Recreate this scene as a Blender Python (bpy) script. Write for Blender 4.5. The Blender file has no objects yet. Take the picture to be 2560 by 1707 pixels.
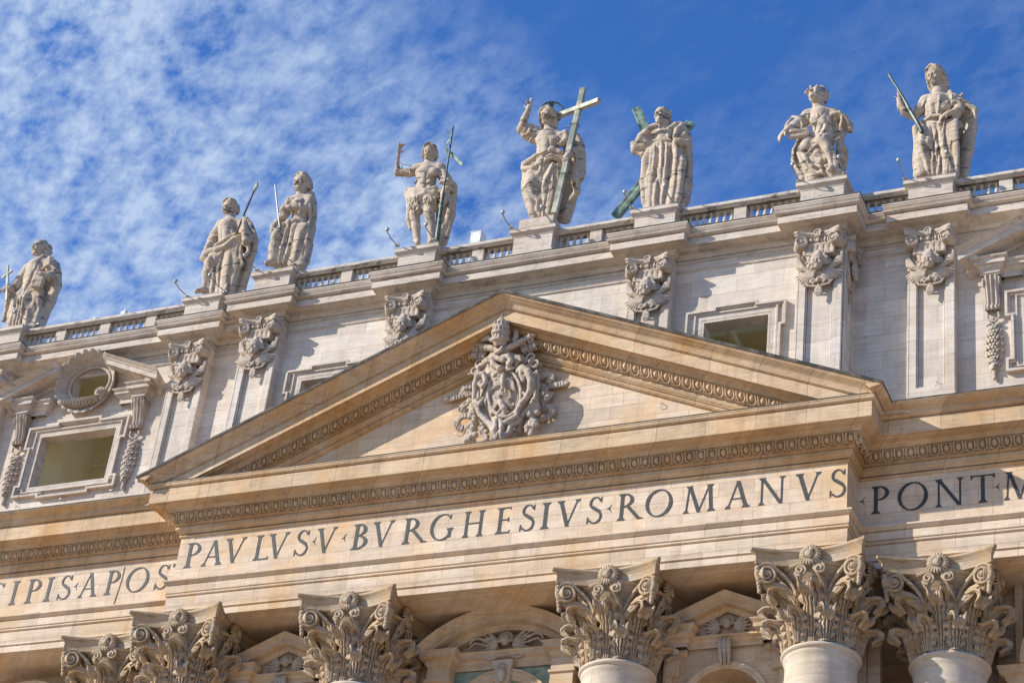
import bpy, bmesh, math, random
import numpy as np
from mathutils import Vector, Matrix
random.seed(7)
rng = np.random.default_rng(11)
S = bpy.context.scene
COL = S.collection

# ------------------------------------------------------------------ camera
CAM = np.array([32.4914, -65.7522, 0.0]); YAW, PITCH, ROLL, FPX = 0.4670, 0.5879, 0.1291, 5456.6
_cy, _sy, _cp, _sp = math.cos(YAW), math.sin(YAW), math.cos(PITCH), math.sin(PITCH)
FW = np.array([-_sy*_cp, _cy*_cp, _sp]); _R0 = np.array([_cy, _sy, 0.0]); _U0 = np.cross(_R0, FW)
RT = math.cos(ROLL)*_R0 + math.sin(ROLL)*_U0; UP = -math.sin(ROLL)*_R0 + math.cos(ROLL)*_U0
cam = bpy.data.cameras.new('camera'); camo = bpy.data.objects.new('camera', cam); COL.objects.link(camo)
cam.sensor_width = 36.0; cam.lens = 36.0*FPX/2560; cam.clip_start = 1; cam.clip_end = 3000
camo.matrix_world = Matrix(((RT[0], UP[0], -FW[0], CAM[0]), (RT[1], UP[1], -FW[1], CAM[1]), (RT[2], UP[2], -FW[2], CAM[2]), (0, 0, 0, 1)))
S.camera = camo

# ------------------------------------------------------------------ light
SUND = Vector((-1.57, -1.0, 1.04)).normalized()       # towards the sun
SUN_EL = math.asin(SUND.z); SUN_AZ = math.atan2(SUND.x, SUND.y)
sl = bpy.data.lights.new('sun', 'SUN'); sl.energy = 4.6; sl.angle = math.radians(0.5); sl.color = (1.0, 0.945, 0.86)
so = bpy.data.objects.new('sun', sl); COL.objects.link(so)
so.rotation_euler = SUND.to_track_quat('Z', 'Y').to_euler()
S.view_settings.view_transform = 'Standard'; S.view_settings.look = 'None'
S.view_settings.exposure = 0.45; S.view_settings.gamma = 1.0

def new_world():
    w = bpy.data.worlds.new('World'); S.world = w; w.use_nodes = True
    nt = w.node_tree; N = nt.nodes; N.clear(); L = nt.links.new
    def nd(t, **k):
        n = N.new(t)
        for a, b in k.items(): setattr(n, a, b)
        return n
    def mth(op, a, b=None, c=None, clamp=False):
        n = nd('ShaderNodeMath', operation=op, use_clamp=clamp)
        for i, v in enumerate((a, b, c)):
            if v is None: continue
            if isinstance(v, (int, float)): n.inputs[i].default_value = v
            else: L(v, n.inputs[i])
        return n.outputs[0]
    def noise(vec, sc, det=5, rough=.55, dist=0.0):
        n = nd('ShaderNodeTexNoise'); L(vec, n.inputs['Vector'])
        n.inputs['Scale'].default_value = sc; n.inputs['Detail'].default_value = det
        n.inputs['Roughness'].default_value = rough; n.inputs['Distortion'].default_value = dist
        return n.outputs['Fac']
    sky = nd('ShaderNodeTexSky', sky_type='NISHITA', sun_disc=False, sun_elevation=SUN_EL, sun_rotation=SUN_AZ,
             altitude=50, air_density=1.0, dust_density=0.3, ozone_density=2.2)
    tc = nd('ShaderNodeTexCoord'); sp = nd('ShaderNodeSeparateXYZ'); L(tc.outputs['Generated'], sp.inputs[0])
    x, y, z = sp.outputs
    zc = mth('MAXIMUM', z, 0.08)
    px, py = mth('DIVIDE', x, zc), mth('DIVIDE', y, zc)
    # axes of the cloud layer: a across, b away
    a = mth('ADD', mth('MULTIPLY', px, 0.893), mth('MULTIPLY', py, 0.45))
    b = mth('ADD', mth('MULTIPLY', px, -0.45), mth('MULTIPLY', py, 0.893))
    cb = nd('ShaderNodeCombineXYZ'); L(mth('ADD', mth('MULTIPLY', a, 1.0), mth('MULTIPLY', b, 0.35)), cb.inputs[0]); L(mth('MULTIPLY', b, 0.62), cb.inputs[1])
    v = cb.outputs[0]
    big = noise(v, 2.6, 3, .5, .3); mid = noise(v, 20, 3, .5, .2); fine = noise(v, 58, 6, .62, .15)
    # the sheet of cloud lies to the left and thins to the right
    sheet = mth('SUBTRACT', 0.34, mth('MULTIPLY', a, 2.4))
    sheet = mth('ADD', sheet, mth('MULTIPLY', mth('SUBTRACT', b, 1.45), 0.55))
    cov = mth('ADD', sheet, mth('MULTIPLY', mth('SUBTRACT', big, 0.5), 1.5))
    cov = mth('ADD', mth('MULTIPLY', mth('MINIMUM', mth('MAXIMUM', cov, 0.0), 0.72), 0.72), mth('MULTIPLY', mth('MAXIMUM', mth('SUBTRACT', big, 0.44), 0.0), 0.75))
    tex = mth('ADD', mth('MULTIPLY', mth('SUBTRACT', mid, 0.5), 3.0), mth('MULTIPLY', mth('SUBTRACT', fine, 0.5), 3.6))
    m = mth('MULTIPLY', mth('ADD', cov, mth('MULTIPLY', tex, mth('ADD', cov, 0.03))), 1.12, clamp=True)
    m = mth('MULTIPLY', m, mth('GREATER_THAN', z, 0.1))
    mixs = nd('ShaderNodeMix', data_type='RGBA', blend_type='MULTIPLY'); mixs.inputs['Factor'].default_value = 1
    L(sky.outputs[0], mixs.inputs[6]); mixs.inputs[7].default_value = SKYTINT
    mx = nd('ShaderNodeMix', data_type='RGBA'); L(m, mx.inputs['Factor']); L(mixs.outputs[2], mx.inputs[6]); mx.inputs[7].default_value = CLOUDC
    bg = nd('ShaderNodeBackground'); L(mx.outputs[2], bg.inputs[0]); bg.inputs[1].default_value = SKYSTR
    out = nd('ShaderNodeOutputWorld'); L(bg.outputs[0], out.inputs[0])
SKYTINT = (0.38, 0.74, 1.27, 1); CLOUDC = (3.0, 3.8, 5.2, 1); SKYSTR = 0.12
new_world()

# ------------------------------------------------------------------ helpers
def tag(o, label=None, cat=None, group=None, kind=None):
    if label: o['label'] = label
    if cat: o['category'] = cat
    if group: o['group'] = group
    if kind: o['kind'] = kind
    return o
def empty(name, loc=(0, 0, 0)):
    o = bpy.data.objects.new(name, None); COL.objects.link(o); o.location = loc; return o
WPOS = {}
def wpos(o):
    p = Vector(o.location)
    while o.parent: o = o.parent; p = p + Vector(o.location)
    return p
def mesh_obj(name, V, F, mat, parent=None, smooth=False, origin=None):
    """V in world metres. The object origin goes to `origin` (default: the parent's)."""
    V = np.asarray(V, float).reshape(-1, 3)
    base = wpos(parent) if parent else Vector((0, 0, 0))
    org = Vector(origin) if origin is not None else base
    me = bpy.data.meshes.new(name)
    me.from_pydata((V - np.array(org)).tolist(), [], F if isinstance(F, list) else F.tolist())
    me.update()
    if smooth: me.polygons.foreach_set('use_smooth', [True]*len(me.polygons))
    me.materials.append(mat)
    o = bpy.data.objects.new(name, me); COL.objects.link(o); o.location = org - base
    if parent: o.parent = parent
    return o
class MB:
    def __init__(s): s.V = []; s.F = []; s.n = 0
    def add(s, V, F):
        s.V.append(np.asarray(V, float).reshape(-1, 3)); s.F += [[i + s.n for i in f] for f in F]; s.n += len(s.V[-1]); return s
    def box(s, x0, x1, y0, y1, z0, z1):
        V = [(x, y, z) for x in (x0, x1) for y in (y0, y1) for z in (z0, z1)]
        return s.add(V, [(0, 1, 3, 2), (4, 6, 7, 5), (0, 4, 5, 1), (2, 3, 7, 6), (0, 2, 6, 4), (1, 5, 7, 3)])
    def tube(s, pts, rad, n=8, cap=True):
        pts = [Vector(p) for p in pts]
        if isinstance(rad, (int, float)): rad = [rad]*len(pts)
        t0 = (pts[1]-pts[0]).normalized(); u = t0.orthogonal().normalized(); R = []
        for i, p in enumerate(pts):
            t = (pts[min(i+1, len(pts)-1)] - pts[max(i-1, 0)]).normalized()
            u = (u - t*u.dot(t)).normalized(); w = t.cross(u)
            for k in range(n):
                a = 2*math.pi*k/n; R.append(p + (u*math.cos(a) + w*math.sin(a))*rad[i])
        F = [(i*n+k, i*n+(k+1) % n, (i+1)*n+(k+1) % n, (i+1)*n+k) for i in range(len(pts)-1) for k in range(n)]
        if cap: F += [tuple(range(n))[::-1], tuple((len(pts)-1)*n+k for k in range(n))]
        return s.add(R, F)
    def lathe(s, prof, c, n=24, ax=0, cap=True):
        V = [(c[0]+r*math.cos(2*math.pi*k/n), c[1]+r*math.sin(2*math.pi*k/n), c[2]+z) for r, z in prof for k in range(n)]
        m = len(prof)
        F = [(i*n+k, i*n+(k+1) % n, (i+1)*n+(k+1) % n, (i+1)*n+k) for i in range(m-1) for k in range(n)]
        if cap: F += [tuple(range(n))[::-1], tuple((m-1)*n+k for k in range(n))]
        return s.add(V, F)
    def ball(s, c, r, n=8, m=6, M=None):
        r = (r, r, r) if isinstance(r, (int, float)) else r
        V = []
        for i in range(m+1):
            a = math.pi*i/m
            for k in range(n):
                b = 2*math.pi*k/n; p = Vector((r[0]*math.sin(a)*math.cos(b), r[1]*math.sin(a)*math.sin(b), r[2]*math.cos(a)))
                V.append((M @ p if M else p) + Vector(c))
        return s.add(V, [(i*n+k, (i+1)*n+k, (i+1)*n+(k+1) % n, i*n+(k+1) % n) for i in range(m) for k in range(n)])
    def grid(s, P, closed_u=False):
        P = np.asarray(P, float); a, b = P.shape[:2]
        F = [(i*b+j, i*b+(j+1) % b, (i+1)*b+(j+1) % b, (i+1)*b+j) for i in range(a-1) for j in range(b if closed_u else b-1)]
        return s.add(P.reshape(-1, 3), F)
    def prism(s, poly, f0, f1):
        """poly: 2D points; f0/f1 map a 2D point to 3D on either face"""
        n = len(poly); V = [f0(*p) for p in poly] + [f1(*p) for p in poly]
        return s.add(V, [tuple(range(n)), tuple(range(2*n-1, n-1, -1))] + [(i, i+n, (i+1) % n+n, (i+1) % n) for i in range(n)])
    def build(s, name, mat, parent=None, smooth=False, origin=None):
        return mesh_obj(name, np.concatenate(s.V), s.F, mat, parent, smooth, origin)
def smooth_by_angle(o, deg=35):
    me = o.data; me.polygons.foreach_set('use_smooth', [True]*len(me.polygons))
    try: me.set_sharp_from_angle(angle=math.radians(deg))
    except Exception: pass
    return o
def sweep(prof, path, mb=None, capends=True):
    """prof: (outward, z) pairs bottom to top; path: plan polyline, outward on the right of travel."""
    mb = mb or MB(); n = len(path); P = []
    nr = []
    for i in range(n-1):
        d = Vector((path[i+1][0]-path[i][0], path[i+1][1]-path[i][1])).normalized(); nr.append(Vector((d.y, -d.x)))
    for i in range(n):
        if i == 0: m = nr[0]
        elif i == n-1: m = nr[-1]
        else:
            m = nr[i-1] + nr[i]; m = m / max(0.3, m.dot(nr[i]))
        P.append([(path[i][0]+m.x*o, path[i][1]+m.y*o, z) for o, z in prof])
    mb.grid(P)
    if capends: mb.add(P[0], [tuple(range(len(prof)))]); mb.add(P[-1], [tuple(range(len(prof)))[::-1]])
    return mb
def arc(p0, p1, kind, n=6):
    """moulding curves between two (out,z) points: 'ovolo' convex, 'cavetto' concave, 'cyma' S, 'rev' reversed S, 'roll' half round"""
    (a, b), (c, d) = p0, p1; R = []
    for i in range(n+1):
        t = i/n
        if kind == 'ovolo': u, v = math.sin(t*math.pi/2), 1-math.cos(t*math.pi/2)
        elif kind == 'cavetto': u, v = 1-math.cos(t*math.pi/2), math.sin(t*math.pi/2)
        elif kind == 'cyma': u, v = t - math.sin(2*math.pi*t)*-0.10, t
        elif kind == 'rev': u, v = t - math.sin(2*math.pi*t)*0.13, t
        if kind == 'cyma': u = t + 0.13*math.sin(2*math.pi*t)*-1
        R.append((a+(c-a)*u, b+(d-b)*v))
    return R
def roll(o, z0, z1, out, n=6):
    return [(o + out*math.sin(math.pi*i/n), z0+(z1-z0)*(1-math.cos(math.pi*i/n))/2) for i in range(n+1)]

def qk(o, z, d=.05, h=.03):
    """a cut joint between two members: reads as a thin dark line"""
    return [(o, z), (o-d, z+.003), (o-d, z+h-.003), (o, z+h)]
# ------------------------------------------------------------------ materials
def stone(name, c1, c2, stain, stain_amt=.5, brick=(1.7, .62), joint=.55, dark=0.0, streak=.35, rough=.8, bump=.25, tone=.10, mode='arch', pits=.5):
    m = bpy.data.materials.new(name); m.use_nodes = True; nt = m.node_tree; N = nt.nodes; N.clear(); L = nt.links.new
    def nd(t, **k):
        n = N.new(t)
        for a, b in k.items(): setattr(n, a, b)
        return n
    def mth(op, a, b=None, clamp=False):
        n = nd('ShaderNodeMath', operation=op, use_clamp=clamp)
        for i, v in enumerate((a, b)):
            if v is None: continue
            if isinstance(v, (int, float)): n.inputs[i].default_value = v
            else: L(v, n.inputs[i])
        return n.outputs[0]
    def ramp(f, p0, p1):
        n = nd('ShaderNodeMapRange', clamp=True); L(f, n.inputs[0]); n.inputs[1].default_value = p0; n.inputs[2].default_value = p1; return n.outputs[0]
    def noise(vec, sc, det=4, rough=.55, dist=0):
        n = nd('ShaderNodeTexNoise'); L(vec, n.inputs['Vector']); n.inputs['Scale'].default_value = sc
        n.inputs['Detail'].default_value = det; n.inputs['Roughness'].default_value = rough; n.inputs['Distortion'].default_value = dist
        return n.outputs['Fac']
    def mix(f, a, b, bt='MIX'):
        n = nd('ShaderNodeMix', data_type='RGBA', blend_type=bt)
        if isinstance(f, (int, float)): n.inputs[0].default_value = f
        else: L(f, n.inputs[0])
        for i, v in ((6, a), (7, b)):
            if isinstance(v, tuple): n.inputs[i].default_value = (*v, 1)
            else: L(v, n.inputs[i])
        return n.outputs[2]
    tc = nd('ShaderNodeTexCoord'); P = tc.outputs['Object']; sp = nd('ShaderNodeSeparateXYZ'); L(P, sp.inputs[0]); x, y, z = sp.outputs
    def comb(a, b, c):
        n = nd('ShaderNodeCombineXYZ')
        for i, v in enumerate((a, b, c)):
            if isinstance(v, (int, float)): n.inputs[i].default_value = v
            else: L(v, n.inputs[i])
        return n.outputs[0]
    h = mth('ADD', x, mth('MULTIPLY', y, .83))
    band = comb(mth('MULTIPLY', h, .55), mth('MULTIPLY', y, .3), mth('MULTIPLY', z, 7.0))
    nb = noise(band, 1.6, 6, .62, .2)
    nl = noise(P, .32, 5, .6, .4)
    nm = noise(P, 1.7, 5, .6)
    nf = noise(P, 9, 4, .6)
    col = mix(ramp(nb, .32, .68), c1, c2)
    if mode == 'arch':
        bk = nd('ShaderNodeTexBrick'); L(comb(h, z, 0), bk.inputs['Vector'])
        bk.inputs['Scale'].default_value = 1; bk.inputs['Brick Width'].default_value = brick[0]; bk.inputs['Row Height'].default_value = brick[1]
        bk.inputs['Mortar Size'].default_value = .014; bk.inputs['Mortar Smooth'].default_value = .2; bk.inputs['Bias'].default_value = 0
        bk.offset = .37; bk.inputs['Color1'].default_value = (1-tone, 1-tone, 1-tone, 1); bk.inputs['Color2'].default_value = (1+tone*.5, 1+tone*.6, 1+tone*.75, 1); bk.inputs['Mortar'].default_value = (joint, joint*.93, joint*.85, 1)
        col = mix(1.0, col, bk.outputs['Color'], 'MULTIPLY')
    # warm iron stains, large and soft; and vertical washes
    st = mth('MULTIPLY', ramp(nl, .46, .68), stain_amt)
    col = mix(st, col, stain)
    nk = noise(comb(mth('MULTIPLY', h, .55), 0.0, mth('MULTIPLY', z, 1.5)), 1.6, 4, .55, .5)
    col = mix(mth('MULTIPLY', ramp(nk, .54, .66), stain_amt*.75), col, mix(.5, stain, c1))
    wash = noise(comb(mth('MULTIPLY', h, 2.2), 0.0, mth('MULTIPLY', z, .22)), 1.0, 5, .6)
    col = mix(mth('MULTIPLY', ramp(wash, .50, .74), streak), col, mix(1.0, col, (.60, .53, .47), 'MULTIPLY'))
    # dark crusts: clumped noise broken up along the bedding
    if dark > 0:
        cr = noise(comb(mth('MULTIPLY', x, .8), mth('MULTIPLY', y, .8), mth('MULTIPLY', z, 2.0)), 1.5, 7, .68, .8)
        col = mix(mth('MULTIPLY', ramp(cr, .53 if dark < .9 else .55, .64 if dark < .9 else .63), dark), col, (.085, .08, .075))
        ck = noise(comb(mth('MULTIPLY', x, .35), mth('MULTIPLY', y, .35), mth('MULTIPLY', z, 5.5)), 1.3, 5, .6, 1.2)
        col = mix(mth('MULTIPLY', ramp(ck, .60 if dark < .9 else .635, .66 if dark < .9 else .70), min(.5, dark*1.1) if dark >= .9 else dark), col, (.07, .065, .06))
    ptn = noise(comb(mth('MULTIPLY', h, 5), mth('MULTIPLY', y, 3), mth('MULTIPLY', z, 22)), 1.0, 3, .6)
    pit = mth('MULTIPLY', ramp(ptn, .60, .72), pits)
    col = mix(pit, col, mix(1.0, col, (.55, .48, .42), 'MULTIPLY'))
    col = mix(.55, col, mix(1.0, col, mix(ramp(nm, .3, .7), (.82, .81, .82), (1.16, 1.15, 1.13)), 'MULTIPLY'))
    bs = nd('ShaderNodeBsdfPrincipled'); L(col, bs.inputs['Base Color']); bs.inputs['Roughness'].default_value = rough
    bs.inputs['Specular IOR Level'].default_value = .25
    bp = nd('ShaderNodeBump'); bp.inputs['Strength'].default_value = bump; bp.inputs['Distance'].default_value = .05
    hh = mth('ADD', mth('ADD', mth('MULTIPLY', nf, .5), mth('MULTIPLY', nb, .35)), mth('MULTIPLY', pit, -.5)); L(hh, bp.inputs['Height']); L(bp.outputs[0], bs.inputs['Normal'])
    out = nd('ShaderNodeOutputMaterial'); L(bs.outputs[0], out.inputs[0]); return m
def plain(name, c, rough=.7, metal=0.0, c2=None, sc=3.0, spec=.3, det=5, lo=.4, hi=.6):
    m = bpy.data.materials.new(name); m.use_nodes = True; nt = m.node_tree; b = nt.nodes['Principled BSDF']; L = nt.links.new
    b.inputs['Roughness'].default_value = rough; b.inputs['Metallic'].default_value = metal; b.inputs['Specular IOR Level'].default_value = spec
    tc = nt.nodes.new('ShaderNodeTexCoord'); n = nt.nodes.new('ShaderNodeTexNoise'); L(tc.outputs['Object'], n.inputs['Vector'])
    n.inputs['Scale'].default_value = sc; n.inputs['Detail'].default_value = det
    r = nt.nodes.new('ShaderNodeMapRange'); L(n.outputs['Fac'], r.inputs[0]); r.inputs[1].default_value = lo; r.inputs[2].default_value = hi
    mx = nt.nodes.new('ShaderNodeMix'); mx.data_type = 'RGBA'; L(r.outputs[0], mx.inputs[0])
    mx.inputs[6].default_value = (*c, 1); mx.inputs[7].default_value = (*(c2 or tuple(v*.8 for v in c)), 1); L(mx.outputs[2], b.inputs['Base Color']); return m
M = {}
M['attic'] = stone('attic_travertine', (.67, .59, .505), (.55, .475, .395), (.56, .44, .31), .45, (1.9, .78), .74, streak=.30, tone=.14)
M['trim'] = stone('trim_travertine', (.63, .555, .475), (.50, .43, .355), (.50, .37, .25), .45, (2.3, 3.1), .8, dark=.30, streak=.35, tone=.08)
M['coping'] = stone('coping_travertine', (.58, .53, .465), (.46, .41, .35), (.47, .34, .23), .4, (1.9, 3.1), .7, dark=.8, streak=.35, tone=.08, pits=.8)
M['warm'] = stone('warm_travertine', (.70, .57, .435), (.58, .45, .33), (.62, .39, .17), .7, (1.35, .57), .66, streak=.40, tone=.15)
M['warmtrim'] = stone('warm_trim_travertine', (.63, .475, .315), (.50, .36, .225), (.52, .29, .10), .7, (1.9, 4.3), .52, dark=.16, streak=.55, tone=.15)
M['lower'] = stone('lower_wall_travertine', (.58, .455, .33), (.46, .345, .24), (.50, .30, .13), .6, (1.35, .57), .7, streak=.5, tone=.12)
M['lowertrim'] = stone('lower_trim_travertine', (.62, .49, .35), (.50, .38, .26), (.54, .33, .14), .6, (2.6, 4.3), .7, dark=.12, streak=.45, tone=.10)
M['column'] = stone('column_travertine', (.61, .53, .43), (.51, .43, .335), (.48, .35, .22), .4, (6, 1.9), .85, dark=.08, streak=.3, tone=.05)
M['capital'] = stone('capital_travertine', (.53, .44, .335), (.33, .26, .18), (.42, .26, .11), .9, dark=.42, streak=.3, mode='free')
M['relief'] = stone('relief_travertine', (.52, .45, .38), (.40, .335, .27), (.42, .30, .19), .4, dark=.22, streak=.2, mode='free')
M['statue'] = stone('statue_travertine', (.55, .465, .37), (.38, .31, .235), (.48, .33, .19), .6, dark=.90, streak=.25, mode='free', bump=.5)
M['crust'] = plain('weathered_black_lead', (.035, .032, .03), .8, c2=(.11, .10, .085), sc=2.2)
M['bronze'] = plain('verdigris_bronze', (.085, .12, .10), .6, .15, c2=(.20, .31, .25), sc=3.5)
M['dbronze'] = plain('dark_bronze', (.035, .045, .045), .5, .3, c2=(.10, .14, .12), sc=5)
M['cross'] = plain('weathered_bronze_plate', (.20, .215, .165), .55, .1, c2=(.42, .41, .32), sc=1.8)
M['letter'] = plain('black_inlay', (.028, .028, .028), .62, 0, c2=(.075, .075, .075), sc=30, spec=.3)
M['plaster'] = plain('ochre_plaster', (.90, .78, .47), .9, c2=(.84, .72, .41), sc=.8)
M['floor'] = plain('pale_stone_floor', (.78, .72, .60), .9, c2=(.70, .64, .52), sc=.7)
M['patina'] = plain('blue_green_patina', (.16, .24, .20), .6, c2=(.30, .33, .22), sc=2.4)
M['white'] = plain('white_painted_metal', (.72, .74, .76), .5, c2=(.66, .68, .70), sc=4)
M['grey'] = plain('galvanised_steel', (.30, .30, .28), .45, .5, c2=(.42, .41, .38), sc=8)
M['ground'] = plain('paving_stone', (.50, .38, .27), .9, c2=(.42, .32, .22), sc=.3)
M['dark'] = plain('dark_glass', (.03, .03, .03), .3, c2=(.05, .05, .05))
# ================================================================== ground and facade
g = MB(); g.add([(-900, -900, -1.6), (900, -900, -1.6), (900, 900, -1.6), (-900, 900, -1.6)], [(0, 1, 2, 3)])
tag(g.build('ground', M['ground']), kind='structure')
FAC = tag(empty('church_facade', (0, 0, -1.6)), 'vast travertine church facade with a gabled pediment, inscribed frieze, attic storey and balustrade', 'church')
YE, YS = -1.07, .36                                # frieze planes: centre block, side wings
EX = 13.78
MAIN = [(-46, YS), (-EX, YS), (-EX, YE), (EX, YE), (EX, YS), (46, YS)]
# architrave (the soffit runs back over the columns)
prof = [(-3.2, 37.22), (-.55, 37.22), (-.53, 37.26), (-.06, 37.26), (-.04, 37.22), (0, 37.22), (0, 37.47)] + qk(0, 37.48) + [(.05, 37.54), (.05, 37.60), (.03, 37.62), (.06, 37.72), (.06, 38.11)] + qk(.06, 38.12) \
    + roll(.07, 38.16, 38.27, .05) + [(.13, 38.29), (.13, 38.60)] + qk(.13, 38.61, .06, .04) + arc((.16, 38.67), (.24, 38.76), 'rev', 4) + [(.26, 38.77), (.26, 38.83), (0, 38.86)]
smooth_by_angle(sweep(prof, MAIN).build('architrave', M['warm'], FAC))
FRZ = sweep([(0, 38.85), (0, 40.84)], MAIN).build('frieze', M['warm'], FAC)
prof = [(0, 40.84), (.03, 40.84)] + roll(.04, 40.86, 40.95, .05) + qk(.05, 40.955, .06, .04) + arc((.08, 41.0), (.20, 41.12), 'rev', 5) + [(.23, 41.13), (.23, 41.26)] + qk(.23, 41.265, .05, .035) + [(.29, 41.31), (.29, 41.35), (.32, 41.36)] \
    + [(.33, 41.36), (.30, 41.42), (.36, 41.60), (.50, 41.70)] + [(.57, 41.71)] + qk(.57, 41.73, .06, .04) + arc((.58, 41.78), (.68, 41.90), 'rev', 4) + [(.70, 41.92), (.98, 41.92), (1.0, 41.97), (1.11, 41.97), (1.12, 41.95), (1.15, 41.95), (1.15, 42.55)] + qk(1.15, 42.56, .06, .04) \
    + [(1.17, 42.61)] + arc((1.17, 42.62), (1.26, 42.74), 'ovolo', 4) + [(1.28, 42.76), (1.28, 42.82)]
CENT = [(-EX, YS), (-EX, YE), (EX, YE), (EX, YS)]
low = MB()
sweep(prof + [(-1.2, 42.86)], MAIN, low, False)
sidep = [(1.0, 42.80), (1.27, 42.80)] + arc((1.27, 42.81), (1.60, 43.0), 'cyma', 6) + [(1.63, 43.01), (1.63, 43.07), (-.7, 43.2)]
sweep(sidep, [(-46, YS), (-EX - .3, YS)], low); sweep(sidep, [(EX + .3, YS), (46, YS)], low)
smooth_by_angle(low.build('cornice', M['warmtrim'], FAC))
lf = MB(); 
for q_ in ([(-46, YS), (-EX, YS)], [(EX, YS), (46, YS)]): sweep([(1.632, 43.03), (1.642, 43.03), (1.642, 43.085), (1.2, 43.12)], q_, lf)
sweep([(1.282, 42.80), (1.292, 42.80), (1.292, 42.835), (.9, 42.855)], CENT, lf)
lf.build('lead_flashing', M['crust'], FAC)

# ---- egg and dart
def egg_unit():
    mb = MB(); V = []
    mb.ball((0, .60, .03), (.108, .40, .15), 10, 7)
    P = []
    for i in range(15):                                          # U-shaped shell round each egg
        a = math.pi*(-.12 + 1.24*i/14); ex, ey = math.cos(a)*.168, .52 - math.sin(a)*.56
        if i in (0, 14): ey = 1.05
        P.append((ex, ey, .12))
    mb.tube(P, .030, 5)
    for s in (-1, 1): mb.tube([(s*.214, 1.0, .10), (s*.215, .5, .13), (s*.215, -.08, .10)], [.006, .028, .030], 4)
    return np.concatenate(mb.V), mb.F
EV, EF = egg_unit()
def eggs(mb, p0, ds, n, t0, t1, pitch):
    """p0 start, ds unit vector along, n units; t0->t1 the moulding's foot and head as offset vectors"""
    t0, t1 = np.array(t0), np.array(t1); ax = np.array(ds); t = t1 - t0; nn = np.cross(ax, t); nn = nn/np.linalg.norm(nn)
    for i in range(n):
        c = np.array(p0) + ax*pitch*(i+.5) + t0
        mb.add(c + EV[:, :1]*ax*(pitch/.43) + EV[:, 1:2]*t + EV[:, 2:3]*nn, EF)
def egg_run(name, p0, p1, t0, t1):
    mb = MB(); d = np.array(p1) - np.array(p0); Ln = np.linalg.norm(d); n = int(round(Ln/.43)); eggs(mb, p0, d/Ln, n, t0, t1, Ln/n)
    return smooth_by_angle(mb.build(name, M['warmtrim'], FAC), 50)
ef, eh = .345, .50
egg_run('egg_and_dart_moulding', (-EX-.45, YE, 0), (EX+.45, YE, 0), (0, -ef, 41.37), (0, -eh, 41.70))
egg_run('egg_and_dart_moulding', (EX, YE-.45, 0), (EX, YS-.5, 0), (ef, 0, 41.37), (eh, 0, 41.70))
egg_run('egg_and_dart_moulding', (EX+.55, YS, 0), (34, YS, 0), (0, -ef, 41.37), (0, -eh, 41.70))
egg_run('egg_and_dart_moulding', (-40, YS, 0), (-EX-.5, YS, 0), (0, -ef, 41.37), (0, -eh, 41.70))

# ---- pediment
SL = .431; ZT = 49.63
def clip_z(o, z):
    bm = bmesh.new(); bm.from_mesh(o.data)
    bmesh.ops.bisect_plane(bm, geom=bm.verts[:]+bm.edges[:]+bm.faces[:], plane_co=(0, 0, z+1.6), plane_no=(0, 0, 1), clear_inner=True)
    bm.to_mesh(o.data); bm.free()
rk = [(-.3, -2.16), (.06, -2.16), (.09, -2.14)] + roll(.09, -2.12, -2.03, .05) + qk(.10, -2.025, .05, .035) + arc((.12, -1.98), (.25, -1.84), 'rev', 5) + [(.27, -1.83), (.27, -1.76)] + qk(.27, -1.75, .05, .04) + [(.27, -1.70), (.32, -1.69), (.32, -1.66)] \
    + [(.33, -1.66), (.30, -1.60), (.36, -1.43), (.50, -1.33)] + [(.57, -1.32)] + qk(.57, -1.31, .06, .045) + arc((.58, -1.25), (.68, -1.14), 'rev', 4) + [(.70, -1.12), (.98, -1.12), (1.0, -1.07), (1.11, -1.07), (1.12, -1.11), (1.15, -1.11), (1.15, -.63)] + qk(1.15, -.62, .06, .04) \
    + arc((1.17, -.56), (1.26, -.46), 'ovolo', 4) + [(1.28, -.44), (1.28, -.40)] + arc((1.29, -.40), (1.60, -.07), 'cyma', 6) + [(1.63, -.06), (1.63, 0.0), (-1.15, .05)]
rk2 = rk[:]
mb = MB(); XT = 15.41
P = []
for x in (-XT, 0, XT): P.append([(x, YE - o, ZT - SL*abs(x) + dz) for o, dz in rk])
mb.grid(P)
PED = mb.build('pediment', M['warmtrim'], FAC); clip_z(PED, 42.80); smooth_by_angle(PED)
for s in (-1, 1):
    ret = arc((1.20, 42.78), (1.60, 42.94), 'cyma', 6) + [(1.63, 42.95), (1.63, 42.985), (1.0, 42.99)]
    pth = [(-EX, YS+.5), (-EX, YE-1.63)] if s < 0 else [(EX, YE-1.63), (EX, YS+.5)]
    sweep(ret, pth).build('cornice_return', M['warmtrim'], PED)
def strip(name, pts_rk, thick, mat):                                # thin lead flashing that follows the raking edge
    mb = MB()
    P = [[(x, YE - o, ZT - SL*abs(x) + dz) for o, dz in pts_rk] for x in (-XT-.02, 0, XT+.02)]
    return mb.grid(P).build(name, mat, PED)
strip('lead_flashing', [(1.632, -.075), (1.67, -.075), (1.67, .05), (-1.1, .09)], 0, M['crust'])
ty = MB(); ty.add([(-16, YE+.06, 42.7), (16, YE+.06, 42.7), (0, YE+.06, 42.7+6.9)], [(0, 1, 2)]); ty.build('tympanum', M['warm'], PED)
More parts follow.
